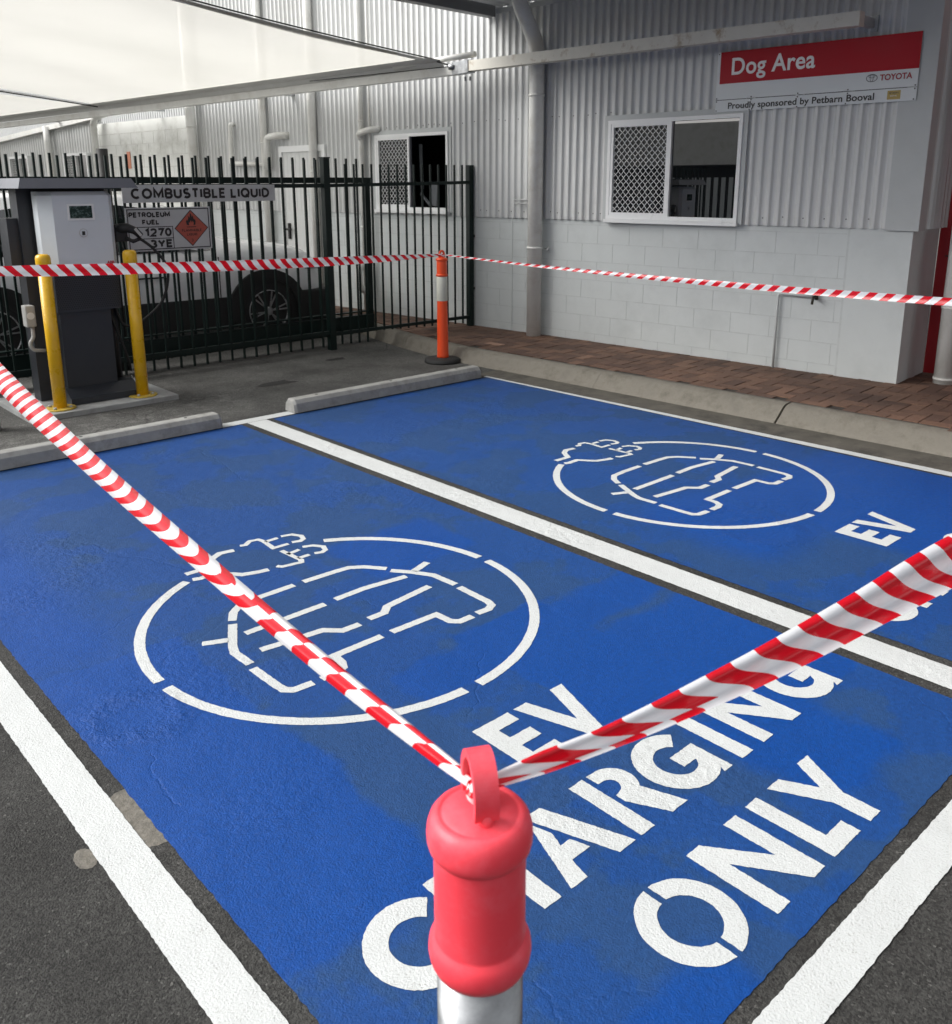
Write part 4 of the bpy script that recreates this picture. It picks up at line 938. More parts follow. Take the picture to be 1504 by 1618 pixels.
s2 = sign_root('fence_sign', 'square PETROLEUM FUEL sign with a red diamond below the long sign', 3.28, 1.16)
a = MB(); a.box((3.270, 8.210, 1.160), (4.085, 8.214, 1.548)); obj('sign_panel', a, m_signg, s2)
a = MB()
def frame(x0, x1, z0, z1, w_, y=8.2092):
    for q in ((x0, x1, z0, z0+w_), (x0, x1, z1-w_, z1), (x0, x0+w_, z0+w_, z1-w_), (x1-w_, x1, z0+w_, z1-w_)): a.box((q[0], y-.0006, q[2]), (q[1], y+.0006, q[3]))
frame(3.285, 4.070, 1.172, 1.537, .009); a.box((3.294, 8.2086, 1.372), (3.700, 8.2098, 1.379)); a.box((3.700, 8.2086, 1.181), (3.707, 8.2098, 1.379)); a.box((3.294, 8.2086, 1.268), (3.700, 8.2098, 1.275)); obj('border', a, m_txtk, s2)
stroke_text('PETROLEUM', 3.306, 1.462, .048, .375, .0130, 8.2085, m_txtk, s2, .34); stroke_text('FUEL', 3.425, 1.396, .046, .150, .0130, 8.2085, m_txtk, s2, .34)
stroke_text('1270', 3.445, 1.287, .078, .235, .0195, 8.2085, m_txtk, s2, .3); stroke_text('3YE', 3.485, 1.186, .076, .20, .0200, 8.2085, m_txtk, s2, .3)
def dia(cx, cz, r, y): return [(cx-r, y, cz), (cx, y, cz-r), (cx+r, y, cz), (cx, y, cz+r)]
a = MB(); a.faces(dia(3.888, 1.355, .168, 8.2088), [(0, 1, 2, 3)]); dd = obj('diamond_border', a, m_txtk, s2)
a = MB(); a.faces(dia(3.888, 1.355, .158, 8.2082), [(0, 1, 2, 3)]); obj('diamond', a, m_dia, dd)
a = MB()
fl = [(-.045, 0), (-.052, .03), (-.04, .05), (-.036, .035), (-.026, .06), (-.030, .085), (-.012, .065), (-.006, .112), (.006, .09), (.010, .07), (.020, .088), (.024, .062), (.034, .045), (.040, .055), (.046, .028), (.040, 0), (.022, -.006), (.026, .02), (.012, .035), (.008, .015), (-.004, .04), (-.014, .018), (-.024, .022), (-.022, -.006)]
a.faces([(3.888+x, 8.2076, 1.385+z) for x, z in fl], [tuple(range(len(fl)))]); a.box((3.84, 8.2072, 1.362), (3.935, 8.2078, 1.368)); obj('flame_symbol', a, m_txtk, dd)
stroke_text('FLAMMABLE', 3.795, 1.322, .024, .19, .0048, 8.2075, m_txtk, dd, .34); stroke_text('LIQUID', 3.842, 1.285, .024, .095, .0048, 8.2075, m_txtk, dd, .36); stroke_text('3', 3.880, 1.230, .026, .016, .0045, 8.2075, m_txtk, dd)

# ---------------------------------------------------------------- white SUV behind the gate
th = math.atan2(9.132-9.365, 5.175-2.376)
car = thing('parked_car', 'white SUV with black lower trim and shade parked behind the gate', 'car', (5.175, 9.14, 0), th)
def CL(x, y, z): return (x, y, z)     # local: x forward from front axle, y away from camera, z up
stn = [(-3.62, .72, .86, 1.28, .66, .60), (-3.50, .50, .98, 1.50, .80, .66), (-3.2, .45, 1.02, 1.62, .88, .70), (-2.8, .45, 1.02, 1.655, .90, .71), (-1.9, .45, 1.01, 1.67, .91, .72), (-1.3, .45, 1.00, 1.64, .91, .71),
       (-.95, .45, 1.00, 1.52, .91, .70), (-.62, .45, 1.02, 1.31, .91, .70), (-.42, .45, 1.02, 1.18, .91, .74), (-.1, .45, 1.01, 1.14, .905, .76), (.35, .45, .96, 1.08, .89, .74), (.60, .48, .88, 1.01, .85, .68), (.76, .52, .78, .90, .76, .58), (.85, .56, .72, .76, .62, .46)]
mb = MB(); rows = []
HW = .92
for x, zl, zb, zt, wb_, wt_ in stn:
    sec = [(wb_*.97, zl), (wb_, (zl*.6+zb*.4)), (wb_, zb-.06), (wb_*.965, zb), (wt_+.02 if zt-zb > .2 else wt_+.10, zt-.05), (wt_*.85, zt), (0, zt+.012)]
    full = [(-y, z) for y, z in sec]+[(y, z) for y, z in sec[-2::-1]]
    rows.append([mb.b.verts.new((x, y+HW, z)) for y, z in full])
for p_, q_ in zip(rows, rows[1:]):
    for k in range(len(p_)-1):
        f = mb.b.faces.new((p_[k], p_[k+1], q_[k+1], q_[k])); f.smooth = True
mb.b.faces.new(rows[0]); mb.b.faces.new(rows[-1][::-1])
for r_ in rows: pass
body = obj('body', mb, m_car, car, world=False)
# glasshouse side windows laid 4 mm proud of the side
def side_y(x, z):
    # interpolate half width at x,z
    for (a_, b_) in zip(stn, stn[1:]):
        if a_[0] <= x <= b_[0]:
            k = (x-a_[0])/(b_[0]-a_[0]); zb = a_[2]+(b_[2]-a_[2])*k; zt = a_[3]+(b_[3]-a_[3])*k; wb_ = a_[4]+(b_[4]-a_[4])*k; wt_ = a_[5]+(b_[5]-a_[5])*k
            if z <= zb: return HW-wb_
            return HW-(wb_*.965+(wt_+.02-wb_*.965)*min(1, (z-zb)/max(.05, zt-.05-zb)))
    return HW-.9
def sidepoly(pts, m_, name, lift=.006, par=None, label=None):
    mb = MB(); P = []
    for i in range(len(pts)):
        a_, b_ = pts[i], pts[(i+1) % len(pts)]
        for k in range(6): x = a_[0]+(b_[0]-a_[0])*k/6; z = a_[1]+(b_[1]-a_[1])*k/6; P.append((x, side_y(x, z)-lift, z))
    mb.faces(P, [tuple(range(len(P)))]); return obj(name, mb, m_, par or car, world=False, label=label)
sidepoly([(-.60, 1.06), (-.66, 1.16), (-1.12, 1.50), (-1.62, 1.56), (-1.62, 1.06)], m_glass, 'side_window'); sidepoly([(-1.70, 1.06), (-1.70, 1.565), (-2.35, 1.55), (-2.35, 1.06)], m_glass, 'side_window')
sidepoly([(-2.42, 1.08), (-2.42, 1.545), (-2.75, 1.50), (-2.95, 1.20), (-2.85, 1.10)], m_glass, 'side_window')
bl = MB()
for x_ in (-1.66, -2.6+.1, -.55): bl.box((x_, HW-.918, .55), (x_+.008, HW-.905, .99))
bl.box((-1.45, HW-.925, .80), (-1.15, HW-.90, .815)); obj('door_gap', bl, m_blk, car, world=False, split=True)
dh = MB(); dh.box((-1.55, HW-.945, .92), (-1.36, HW-.915, .945), None, .006); obj('door_handle', dh, m_car, car, world=False)
# black sills and arch cladding; the sill black also stands for under-body shade
cl2 = MB(); cl2.box((-3.45, HW-.90, .20), (.80, HW+.90, .56), None, .03); obj('lower_trim_and_shade', cl2, m_blk, car, world=False)
for cx, nm in ((0, 'wheel'), (-2.81, 'wheel')):
    ar = MB(); P = arcp(cx, .36, .47, -12, 192, 24); P = [(x, z) for x, z in P]+[(x, z) for x, z in arcp(cx, .36, .36, 192, -12, 24)]
    M = Matrix(((1, 0, 0, 0), (0, 0, 1, HW-.945), (0, 1, 0, 0), (0, 0, 0, 1))); ar.prism(P, .06, M); obj('wheel_arch', ar, m_blk, car, world=False)
    dk = MB(); dk.prism(arcp(cx, .36, .40, 0, 360, 30)[:-1], .03, Matrix(((1, 0, 0, 0), (0, 0, 1, HW-.925), (0, 1, 0, 0), (0, 0, 0, 1)))); obj('arch_liner', dk, m_blk, car, world=False)
    wh = thing('wheel', 'x', 'x'); del wh['label']; del wh['category']; wh.parent = car; wh.location = (cx, 0, .36); WM[wh] = WM[car] @ Matrix.Translation((cx, 0, .36))
    My = Matrix.Rotation(math.pi/2, 4, 'X')
    ty = MB(); ty.lathe([(.235, -.10), (.30, -.105), (.345, -.09), (.36, -.05), (.36, .05), (.345, .09), (.235, .10)], (0, .09, 0), 40, My, cap=False); obj('tyre', ty, m_tyre, wh, world=False)
    rm = MB()
    rr = [(.238, .112), (.228, .112), (.222, .085)]
    rm.lathe([(.238, .10), (.240, .112), (.229, .112), (.226, .06)], (0, .09, 0), 40, My, cap=False); rm.lathe([(.05, .05), (.05, .10), (.03, .108)], (0, .09, 0), 20, My)
    for k in range(6):
        a_ = 2*math.pi*k/6+.2
        for d_ in (-.13, .13):
            p_ = Vector((.045*math.cos(a_), -.016, .045*math.sin(a_))); q_ = Vector((.225*math.cos(a_+d_), -.020, .225*math.sin(a_+d_)))
            rm.beam(p_, q_, .014, .014, (0, 1, 0))
    obj('rim', rm, m_rim, wh, world=False)
hl = MB(); hl.box((.50, HW-.885, .80), (.74, HW-.70, .90), None, .02); obj('headlight', hl, mat('headlight_lens', (.30, .32, .34), .08, 0, .1, 10), car, world=False)
bp = MB(); bp.box((.55, HW-.80, .28), (.90, HW+.80, .56), None, .05); obj('bumper', bp, m_blk, car, world=False)
mr_ = MB(); mr_.box((-.86, HW-1.08, 1.08), (-.68, HW-.93, 1.21), None, .035); mo = obj('door_mirror', mr_, m_car, car, world=False)
rr_ = MB(); rr_.tube([(-3.0, HW-.66, 1.69), (-2.4, HW-.68, 1.72), (-1.3, HW-.68, 1.70)], .018, 8); obj('roof_rail', rr_, m_blk, car, world=False)

# ---------------------------------------------------------------- charging station
ch = thing('charging_station', 'white and charcoal electric vehicle charger under a dark canopy', 'ev charger', (2.55, 7.45, .04))
YF = 7.41
pad = MB(); pad.box((1.98, 7.16, -.02), (3.16, 8.05, .042), None, .006); obj('concrete_pad', pad, m_slab, None, kind='structure', label='raised concrete pad under the charger')
# white cabinet, chamfered vertical edges
P = [(2.262, YF+.20), (2.262, YF+.085), (2.345, YF), (2.775, YF), (2.812, YF+.04), (2.812, YF+.20)]
a = MB(); a.prism(P, .585, Matrix.Translation((0, 0, 1.085)))
for v in a.b.verts:
    if v.co.z > 1.6 and v.co.y < YF+.12:
        v.co.z -= 0 if v.co.y > YF+.03 else 0
a2 = MB(); Q = [(2.262, YF+.20), (2.285, YF+.105), (2.36, YF+.03), (2.755, YF+.03), (2.79, YF+.06), (2.812, YF+.20)]
top = [Vector((x, y, 1.670)) for x, y in P]; tp2 = [Vector((x, y, 1.700)) for x, y in Q]
a.faces(top+tp2, [(i, (i+1) % 6, (i+1) % 6+6, i+6) for i in range(6)]+[tuple(range(6, 12))])
cab = obj('cabinet', a, m_cabw, ch)
a = MB(); a.box((2.450, YF-.006, 1.482), (2.655, YF-.0005, 1.606), None, .002); bz = obj('screen_bezel', a, m_alu, ch)
a = MB(); a.box((2.466, YF-.0082, 1.498), (2.636, YF-.0062, 1.592)); obj('screen', a, m_lcd, bz)
a = MB(); a.cyl((2.555, YF-.001, 1.385), .033, -.003, 28, 'Y'); rd = obj('card_reader', a, m_plug, ch)
a = MB(); a.cyl((2.555, YF-.0042, 1.385), .029, -.001, 28, 'Y'); obj('reader_face', a, m_cabw, rd)
a = MB(); a.box((2.543, YF-.0072, 1.368), (2.566, YF-.0056, 1.398)); obj('reader_symbol', a, m_txtk, rd)
M = Matrix(((1, 0, 0, 2.715), (0, 0, -1, YF-.001), (0, 1, 0, 1.137), (0, 0, 0, 1))); obj('maker_lettering', text_mesh('ABB', .032, .0005, .0014, M, .058), mat('logo_red', (.42, .01, .02), .4), cab)
# perforated panel
a = MB(); a.box((2.300, YF+.012, .775), (2.800, YF+.20, 1.083)); pf = obj('perforated_panel', a, m_char, ch)
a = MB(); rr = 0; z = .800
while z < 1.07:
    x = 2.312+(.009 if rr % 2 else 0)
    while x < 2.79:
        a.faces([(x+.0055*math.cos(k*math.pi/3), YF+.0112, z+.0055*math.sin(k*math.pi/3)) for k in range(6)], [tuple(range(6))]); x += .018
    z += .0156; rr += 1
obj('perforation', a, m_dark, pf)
a = MB(); a.box((2.325, YF+.055, .16), (2.725, YF+.20, .773)); obj('lower_panel', a, m_char, ch)
a = MB(); M = Matrix(((0, 0, 1, 2.30), (1, 0, 0, 0), (0, 1, 0, 0), (0, 0, 0, 1)))
a.prism([(YF+.20, .045), (YF-.065, .045), (YF-.065, .095), (YF-.05, .10), (YF+.055, .165), (YF+.20, .165)], .555, M); obj('toe_plate', a, m_char, ch)
a = MB(); a.prism([(YF+.12, .06), (YF-.02, .10), (YF+.10, .19)], .006, Matrix(((0, 0, 1, 2.857), (1, 0, 0, 0), (0, 1, 0, 0), (0, 0, 0, 1)))); obj('side_gusset', a, m_galvp, ch)
a = MB(); a.box((2.17, YF+.26, .045), (2.285, YF+.42, 1.76)); a.box((2.285, YF+.21, .045), (2.83, YF+.42, 1.74)); obj('rear_column', a, m_char, ch)
a = MB(); a.box((2.09, YF+.30, 1.10), (2.18, YF+.50, 1.50)); obj('side_box', a, m_char, ch)
a = MB(); a.prism([(YF-.06, 1.725), (YF-.02, 1.80), (YF+.60, 1.80), (YF+.60, 1.725)], .90, Matrix(((0, 0, 1, 2.10), (1, 0, 0, 0), (0, 1, 0, 0), (0, 0, 0, 1))))
for v in a.b.verts:
    if v.co.x > 2.9 and v.co.z > 1.76: v.co.x -= .035
    if v.co.x < 2.2 and v.co.z > 1.76: v.co.x += .03
obj('canopy', a, m_char2, ch)
a = MB(); a.box((2.115, YF+.20, .66), (2.19, YF+.30, .83), None, .012); so_ = obj('power_outlet', a, m_plug, ch)
a = MB(); a.cyl((2.150, YF+.20, .75), .028, -.006, 20, 'Y'); obj('outlet_cover', a, m_alu, so_)
a = MB(); a.tube(bendpts([(2.165, YF+.24, .66), (2.165, YF+.24, .57), (2.13, YF+.24, .53), (2.15, YF+.24, .47), (2.24, YF+.24, .46)], 4, .03), .015, 12); obj('conduit', a, m_plug, so_)
# holster, connector and cable
a = MB(); a.box((2.83, YF+.06, 1.30), (2.93, YF+.17, 1.44), None, .01); ho = obj('holster', a, m_blk, ch)
a = MB(); a.tube([(2.85, YF+.10, 1.40), (2.93, YF+.06, 1.41), (2.98, YF+.03, 1.385), (3.02, YF+.02, 1.34)], .03, 14, rs=[.045, .038, .032, .026]); a.tube([(2.91, YF+.06, 1.33), (2.96, YF+.04, 1.30), (3.02, YF+.02, 1.325)], .016, 10)
cn = obj('connector', a, m_blk, ch)
a = MB(); a.beam((2.965, YF-.005, 1.405), (3.01, YF-.012, 1.345), .022, .004, (0, 1, 0)); obj('connector_grip', a, m_plug, cn)
def sm(pts, n=8):
    P = [Vector(p) for p in pts]; out = []
    for i in range(len(P)-1):
        p0_, p1_, p2_, p3_ = P[max(i-1, 0)], P[i], P[i+1], P[min(i+2, len(P)-1)]
        for k in range(n):
            t_ = k/n; out.append(.5*((2*p1_)+(-p0_+p2_)*t_+(2*p0_-5*p1_+4*p2_-p3_)*t_**2+(-p0_+3*p1_-3*p2_+p3_)*t_**3))
    out.append(P[-1]); return out
a = MB(); a.tube(sm([(3.0, YF+.03, 1.33), (3.11, YF+.02, 1.24), (3.215, YF+.03, 1.10), (3.225, YF+.05, .95), (3.18, YF+.10, .78), (3.06, YF+.14, .66), (2.95, YF+.16, .60), (2.86, YF+.18, .62), (2.82, YF+.2, .8), (2.86, YF+.18, 1.05), (2.84, YF+.2, 1.2)]), .012, 10); obj('cable', a, m_blk, ch)
a = MB(); a.tube(sm([(2.74, YF+.20, .76), (2.78, YF+.14, .62), (2.82, YF+.12, .45), (2.86, YF+.12, .30), (2.87, YF+.14, .22)]), .012, 10); a.tube([(2.78, YF+.22, .9), (2.80, YF+.22, .1)], .03, 10); obj('cable', a, m_blk, ch)

ch.location.x += .055
# yellow bollards
def ybol(x, y, label, top=1.20):
    t = thing('safety_bollard', label, 'bollard', (x, y, .042), 0, 'yellow bollards guarding the charger')
    a = MB(); a.lathe([(.049, .0), (.049, top-.09)], (0, 0, 0), 32); obj('post', a, m_yel, t, world=False)
    a = MB(); a.lathe([(.053, top-.10), (.055, top-.095), (.055, top-.03), (.050, top-.010), (.035, top), (.001, top+.003)], (0, 0, 0), 32); obj('cap', a, m_yel, t, world=False)
    a = MB(); a.lathe([(.115, 0), (.115, .010), (.10, .012)], (0, 0, 0), 32)
    bp_ = obj('base_plate', a, m_yeld, t, world=False)
    a = MB()
    for k in range(4): a.cyl((.085*math.cos(R(45+90*k)), .085*math.sin(R(45+90*k)), .012), .012, .016, 6)
    obj('anchor_bolt', a, m_galvp, bp_, world=False, split=True); return t
b1 = ybol(2.258, 7.32, 'yellow steel bollard at the left front corner of the charger')
copy_tree(b1, None, (2.925, 7.33, .042), 'yellow steel bollard at the right front corner of the charger')
a = MB(); a.lathe([(.07, 0), (.07, .9), (.06, .92)], (0, 0, 0), 28); gpo = obj('steel_bollard', a, m_galvp, None, label='grey galvanised bollard left of the concrete pad', cat='bollard'); gpo.location = (1.70, 7.15, 0)

# wheel stops
def wstop(x0, x1, label):
    t = MB(); y0, y1 = 6.035, 6.20
    pr = [(y0, .0), (y0+.012, .070), (y0+.035, .098), (y0+.05, .102), (y1-.05, .102), (y1-.035, .098), (y1-.012, .07), (y1, 0)]
    rows = []
    for x, k in ((x0, .0), (x0+.02, 1), (x1-.02, 1), (x1, 0)):
        rows.append([t.b.verts.new((x-x0, y+( .012 if k == 0 and y < 6.1 else (-.012 if k == 0 else 0)), z*(1 if k else .86)+.008)) for y, z in pr])
    # subdivide long span for slight irregularity
    for p_, q_ in zip(rows, rows[1:]):
        for i in range(7): t.b.faces.new((p_[i], p_[i+1], q_[i+1], q_[i]))
    t.b.faces.new(rows[0]); t.b.faces.new(rows[-1][::-1])
    o = obj('wheel_stop', t, m_stop, None, label=label, cat='wheel stop', group='concrete wheel stops at the head of the bays'); o.location = (x0, 0, 0)
    h = MB()
    for xx in (.25, x1-x0-.25, (x1-x0)/2): h.cyl((xx, 6.117, .1095), .012, .0015, 12)
    obj('fixing_hole', h, m_dark, o, world=False, split=True); return o
wstop(3.60, 5.60, 'concrete wheel stop at the head of the bay by the kerb')
wstop(1.00, 2.985, 'concrete wheel stop in front of the yellow bollards, crossed by the near tape')

# ---------------------------------------------------------------- T-top bollards
def ttop(x, y, label, sleeve=True):
    t = thing('t_top_bollard', label, 'bollard', (x, y, 0), 0, 'orange T-top bollards holding the tape')
    a = MB(); a.lathe([(.185, 0), (.188, .012), (.18, .035), (.15, .045), (.07, .05), (.05, .05)], (0, 0, 0), 40); obj('rubber_base', a, m_blkg, t, world=False)
    a = MB(); a.lathe([(.062, .045), (.058, .07), (.056, .20), (.052, .62), (.052, 1.0), (.050, 1.03), (.030, 1.05), (.018, 1.055)], (0, 0, 0), 32); tb = obj('tube', a, m_org, t, world=False)
    a = MB(); a.lathe([(.0535, .62), (.0545, .622), (.0545, .858), (.0535, .86)], (0, 0, 0), 32); obj('reflective_sleeve', a, m_refl, tb, world=False)
    a = MB(); a.lathe([(.052, .86), (.060, .868), (.060, .880), (.053, .888)], (0, 0, 0), 32); a.lathe([(.050, 1.01), (.060, 1.02), (.060, 1.032), (.050, 1.042)], (0, 0, 0), 32); obj('collar', a, m_org, tb, world=False, split=True)
    a = MB()
    pts = [(-.028+0, 0, 1.05), (-.030, 0, 1.075), (-.02, 0, 1.10), (0, 0, 1.11), (.02, 0, 1.10), (.030, 0, 1.075), (.028, 0, 1.05)]
    a.tube(sm(pts, 4), .011, 10); obj('handle', a, m_org, t, world=False)
    a = MB()
    for zz in (.50, .535, .565): a.box((.028+.01, -.0505+.012, zz), (.047, -.0335, zz+.018))
    return t
tt = ttop(5.855, 6.90, 'orange T-top bollard standing by the kerb in front of the green fence')
copy_tree(tt, None, (6.02, .35, 0), 'orange T-top bollard at the near end of the kerb')
a = MB()
for k, zz in enumerate((.50, .53, .565, .59)):
    for q in range(3):
        an = R(-55+q*7); a.box((.0555*math.cos(an)-.003, .0555*math.sin(an)-.003, zz), (.0585*math.cos(an)+.003, .0585*math.sin(an)+.003, zz+(.018 if (k+q) % 3 else .008)))
obj('stamped_marking', a, m_txtk, tt, world=False)

a = MB(); a.lathe([(.03, 0), (.03, 1.33), (.02, 1.335)], (0, 0, 0), 20); gq = obj('tape_post', a, m_galvp, None, label='thin grey steel post left of the charger holding two tapes', cat='post'); gq.location = (1.20, 6.36, 0)
# near bollard: galvanised tube with a coral red cap and loop handle
NX, NY = .600, .652
nb = thing('capped_bollard', 'steel bollard with a coral red cap and loop handle in the foreground', 'bollard', (NX, NY, 0))
a = MB(); a.lathe([(.0515, 0), (.0515, .87)], (0, 0, 0), 64); obj('steel_tube', a, m_galv, nb, world=False)
a = MB(); a.lathe([(.11, 0), (.11, .014), (.10, .018)], (0, 0, 0), 40); obj('base_plate', a, m_galvp, nb, world=False)
a = MB()
prof_ = [(.0520, .8545), (.0560, .8565), (.0597, .865), (.0612, .875), (.0604, .884), (.0575, .8915), (.0545, .895), (.0537, .897), (.0535, .90), (.0535, .95), (.0535, 1.010), (.0537, 1.013), (.0560, 1.0145), (.0592, 1.0185), (.0609, 1.026), (.0612, 1.034), (.0603, 1.043), (.0575, 1.0515), (.0530, 1.0575), (.0485, 1.0595), (.0462, 1.0590), (.0445, 1.0580), (.0425, 1.0590), (.0340, 1.0630), (.0150, 1.0650), (.001, 1.066)]
a.lathe(prof_, (0, 0, 0), 72); obj('cap', a, m_cap, nb, world=False)
# handle: flat-sided loop standing on the cap
ha = MB()
def loop(pts, w_, tk):
    """band of rectangular section along pts (in the x-z plane of the loop), width along y"""
    rows = []
    P = [Vector(p) for p in pts]
    for i, p in enumerate(P):
        t_ = (P[min(i+1, len(P)-1)]-P[max(i-1, 0)]).normalized(); n_2 = Vector((-t_.y, t_.x))
        rows.append([ha.b.verts.new(v) for v in ((p.x+n_2.x*tk/2, -w_/2, p.y+n_2.y*tk/2), (p.x+n_2.x*tk/2, w_/2, p.y+n_2.y*tk/2), (p.x-n_2.x*tk/2, w_/2, p.y-n_2.y*tk/2), (p.x-n_2.x*tk/2, -w_/2, p.y-n_2.y*tk/2))])
    for p_, q_ in zip(rows, rows[1:]):
        for k in range(4): ha.b.faces.new((p_[k], p_[(k+1) % 4], q_[(k+1) % 4], q_[k]))
    ha.b.faces.new(rows[0]); ha.b.faces.new(rows[-1][::-1])
loop([(.030*math.cos(R(an)), 1.088+.044*math.sin(R(an))) for an in range(-24, 205, 6)], .028, .0095)
bmesh.ops.bevel(ha.b, geom=[e for e in ha.b.edges if e.is_manifold and e.calc_face_angle(0) > .8], offset=.0022, segments=3, affect='EDGES')
ha.lathe([(.010, 1.055), (.008, 1.075)], (.026, 0, 0), 16); ha.lathe([(.010, 1.055), (.008, 1.075)], (-.026, 0, 0), 16)
bmesh.ops.transform(ha.b, matrix=Matrix.Rotation(R(-118), 4, 'Z'), verts=ha.b.verts)
obj('loop_handle', ha, m_cap, nb, world=False)

# ---------------------------------------------------------------- far side of the yard, mirrored in the window glass
ob = thing('opposite_building', 'low grey building across the car park, seen only as a reflection', 'building', (-13, 12, 0))
a = MB(); a.box((-16, -8, 0), (-13, 34, 2.3)); obj('wall', a, m_dark, ob)
a = MB(); a.box((-16.5, -8.5, 2.31), (-12.4, 34.5, 3.6)); obj('roof_fascia', a, m_pipe, ob)
of = thing('opposite_fence', 'pale picket fence across the car park, seen only as a reflection', 'fence', (-9, 14, 0))
a = MB(); a.box((-.03, -.05, 0), (.03, .05, 1.9)); f0 = obj('picket', a, m_sign, of, world=False)
for i in range(48):
    c = f0 if i == 0 else f0.copy()
    if i: S.collection.objects.link(c); c.parent = of
    c.location = (0, -5+.22*i, 0)
a = MB(); a.box((-9.06, 8, 1.5), (-9.03, 26, 1.6)); obj('rail', a, m_blk, of)
# ---------------------------------------------------------------- barrier tape
def tape(name, label, pts, widths, normals, m_, prof=None, n=160, mcross=10, twist=None, u0=0):
    """ribbon: centreline pts, width per point, facing normal per point, cross profile offset(v, s)"""
    P = sm(pts, 24); N = len(P); nk = len(pts)-1
    def interp(lst, s_):
        f = s_*nk; i = min(int(f), nk-1); k = f-i; a_, b_ = lst[i], lst[i+1]
        return Vector(a_).lerp(Vector(b_), k) if hasattr(a_, '__len__') else a_+(b_-a_)*k
    b = MB(); uvl = b.b.loops.layers.uv.new('UVMap'); b.uv = True; rows = []; L_ = u0; us = []
    for i, p in enumerate(P):
        if i: L_ += (P[i]-P[i-1]).length
        us.append(L_); s_ = i/(N-1); t_ = (P[min(i+1, N-1)]-P[max(i-1, 0)]).normalized()
        nv = interp(normals, s_); nv = (nv-t_*nv.dot(t_)).normalized(); side = t_.cross(nv); wd = interp(widths, s_)
        rows.append([b.b.verts.new(p+side*(v/mcross-.5)*wd+nv*(prof(v/mcross, s_, L_)*wd if prof else 0)) for v in range(mcross+1)])
    for i in range(N-1):
        for k in range(mcross):
            f = b.b.faces.new((rows[i][k], rows[i+1][k], rows[i+1][k+1], rows[i][k+1])); f.smooth = True
            for lp, (uu, vv) in zip(f.loops, ((us[i], k), (us[i+1], k), (us[i+1], k+1), (us[i], k+1))): lp[uvl].uv = (uu, vv/mcross)
    return obj(name, b, m_, None, label=label, cat='tape', group='red and white barrier tapes round the bays')
def sag(p, q, s_, n=6):
    p, q = Vector(p), Vector(q); return [tuple(p.lerp(q, i/n)-Vector((0, 0, 4*s_*(i/n)*(1-i/n)))) for i in range(n+1)]
t_far = tape_mat('striped_tape_far', .115, -.62); t_farr = tape_mat('striped_tape_kerb', .115, .45)
t_left = tape_mat('striped_tape_left', .115, .3, par=-.62, fold=.5, fu0=.45, fu1=.85, fv=.62); t_right = tape_mat('striped_tape_right', .115, -.60, sig=.14, fold=.42, fu0=.36, fu1=.46, fv=.74)
tape('barrier_tape', 'tape running level from left past the charger to the far orange bollard', sag((1.20, 6.31, 1.245), (5.82, 6.86, 1.075), .03),
     [.03, .078, .080, .080, .078, .062, .016], [(-.2, -1, .1)]*7, t_far, lambda v, s_, L_: .06*math.sin(v*6+L_*3))
tape('barrier_tape', 'tape running from the far orange bollard towards the camera along the kerb', sag((5.88, 6.86, 1.07), (6.0, .42, 1.07), .05),
     [.012, .024, .036, .044, .050, .052, .05], [(-1, 0, .25), (-1, 0, .2), (-1, 0, .12), (-1, 0, .1), (-1, 0, .1), (-1, 0, .1), (-1, 0, .1)], t_farr, lambda v, s_, L_: .05*math.sin(v*5+L_*2))
NB = Vector((NX, NY, 0))
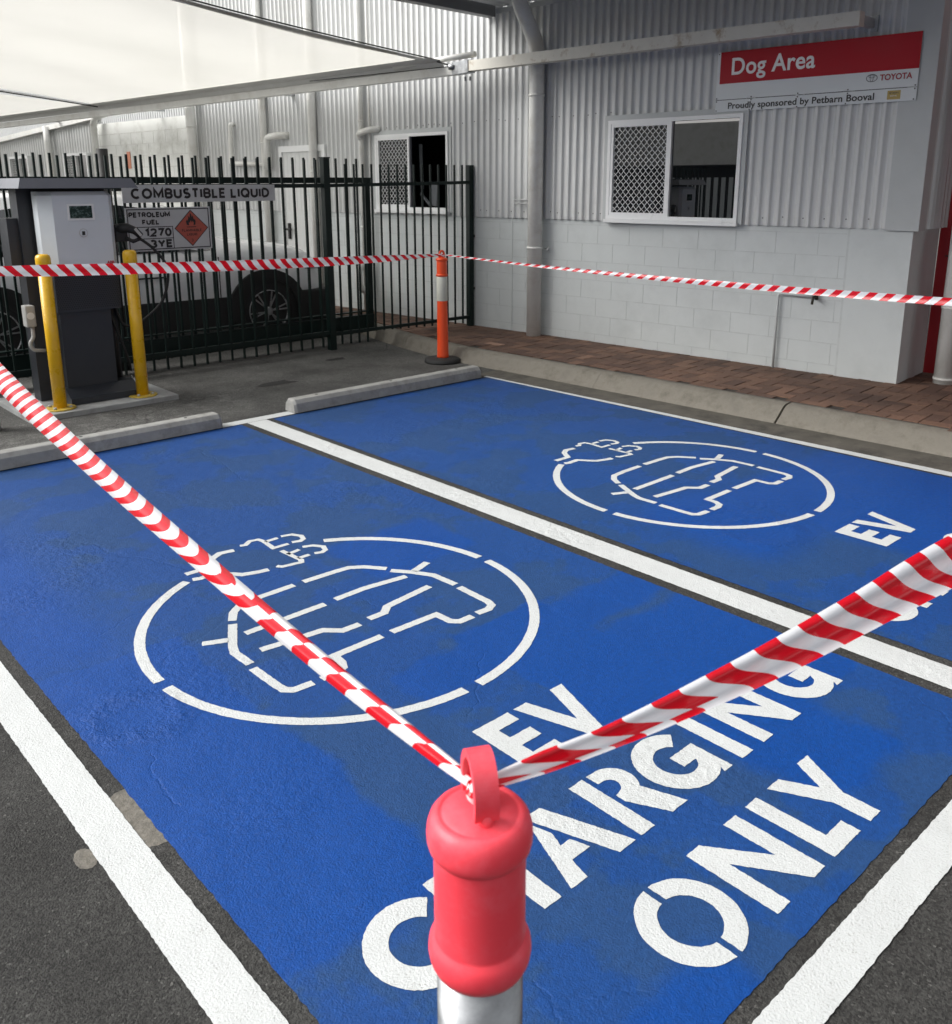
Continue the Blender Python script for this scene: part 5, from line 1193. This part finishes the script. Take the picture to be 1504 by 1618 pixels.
# left near tape: gathered at the handle, opening out towards the left
tape('barrier_tape', 'tape from the foreground bollard receding left over the nearest bay', [(.600, .668, 1.092), (.612, .78, 1.085), (.64, 1.05, 1.072), (.70, 1.60, 1.056), (.79, 2.45, 1.046), (.92, 3.63, 1.050), (1.10, 5.2, 1.10), (1.18, 6.33, 1.16)],
     [.014, .021, .029, .038, .052, .076, .078, .05], [(-.3, -.3, .9), (-.4, -.2, .9), (-.5, -.2, .85), (-.6, -.2, .75), (-.6, -.25, .7), (-.6, -.3, .65), (-.6, -.3, .65), (-.6, -.3, .65)], t_left,
     lambda v, s_, L_: -.42*(2*v-1)**2*(1.0-.3*s_)+(.10*math.sin(v*9) if s_ < .35 else 0), mcross=14)
tape('barrier_tape', 'wide wavy tape from the foreground bollard out to the right', [(.612, .655, 1.085), (.70, .644, 1.078), (.80, .633, 1.069), (.93, .622, 1.062), (1.15, .603, 1.057), (1.42, .583, 1.058), (1.72, .562, 1.062), (2.5, .51, 1.062), (3.8, .44, 1.06), (5.98, .36, 1.08)],
     [.014, .027, .030, .038, .052, .066, .084, .088, .088, .04], [(-.2, -.5, .8), (-.3, -.5, .8), (-.3, -.5, .8), (-.35, -.55, .75), (-.4, -.6, .7), (-.4, -.6, .65), (-.4, -.6, .65), (-.4, -.6, .65), (-.4, -.6, .65), (-.4, -.6, .65)], t_right,
     lambda v, s_, L_: .16*math.sin(v*2*math.pi*1.02+.4)*(1 if s_ > .25 else 1.3), mcross=18)
# knots
def knot(c, r, label):
    a = MB(); random.seed(3)
    pts = [(c[0]+r*math.cos(k*1.1)*(.8+.3*math.sin(k*2.3)), c[1]+r*math.sin(k*1.1)*(.8+.3*math.cos(k*1.7)), c[2]+.012*math.sin(k*.9)) for k in range(13)]
    P = sm(pts, 6); b = MB(); uvl = b.b.loops.layers.uv.new('UVMap'); b.uv = True; rows = []; L_ = 0; us = []
    for i, p in enumerate(P):
        if i: L_ += (P[i]-P[i-1]).length
        us.append(L_); t_ = (P[min(i+1, len(P)-1)]-P[max(i-1, 0)]).normalized(); sd_ = t_.cross((Vector(p)-Vector(c)).normalized()).normalized()
        rows.append([b.b.verts.new(p+sd_*w_) for w_ in (-.008, 0, .008)])
    for i in range(len(rows)-1):
        for k in range(2):
            f = b.b.faces.new((rows[i][k], rows[i+1][k], rows[i+1][k+1], rows[i][k+1])); f.smooth = True
            for lp, (uu, vv) in zip(f.loops, ((us[i], k), (us[i+1], k), (us[i+1], k+1), (us[i], k+1))): lp[uvl].uv = (uu, vv/2)
    obj('tape_knot', b, t_left, None, label=label, cat='tape')
knot((NX, NY, 1.082), .014, 'tape knot tied round the loop handle of the foreground bollard')
knot((5.855, 6.90, 1.065), .034, 'tape knot tied round the top of the far orange bollard')
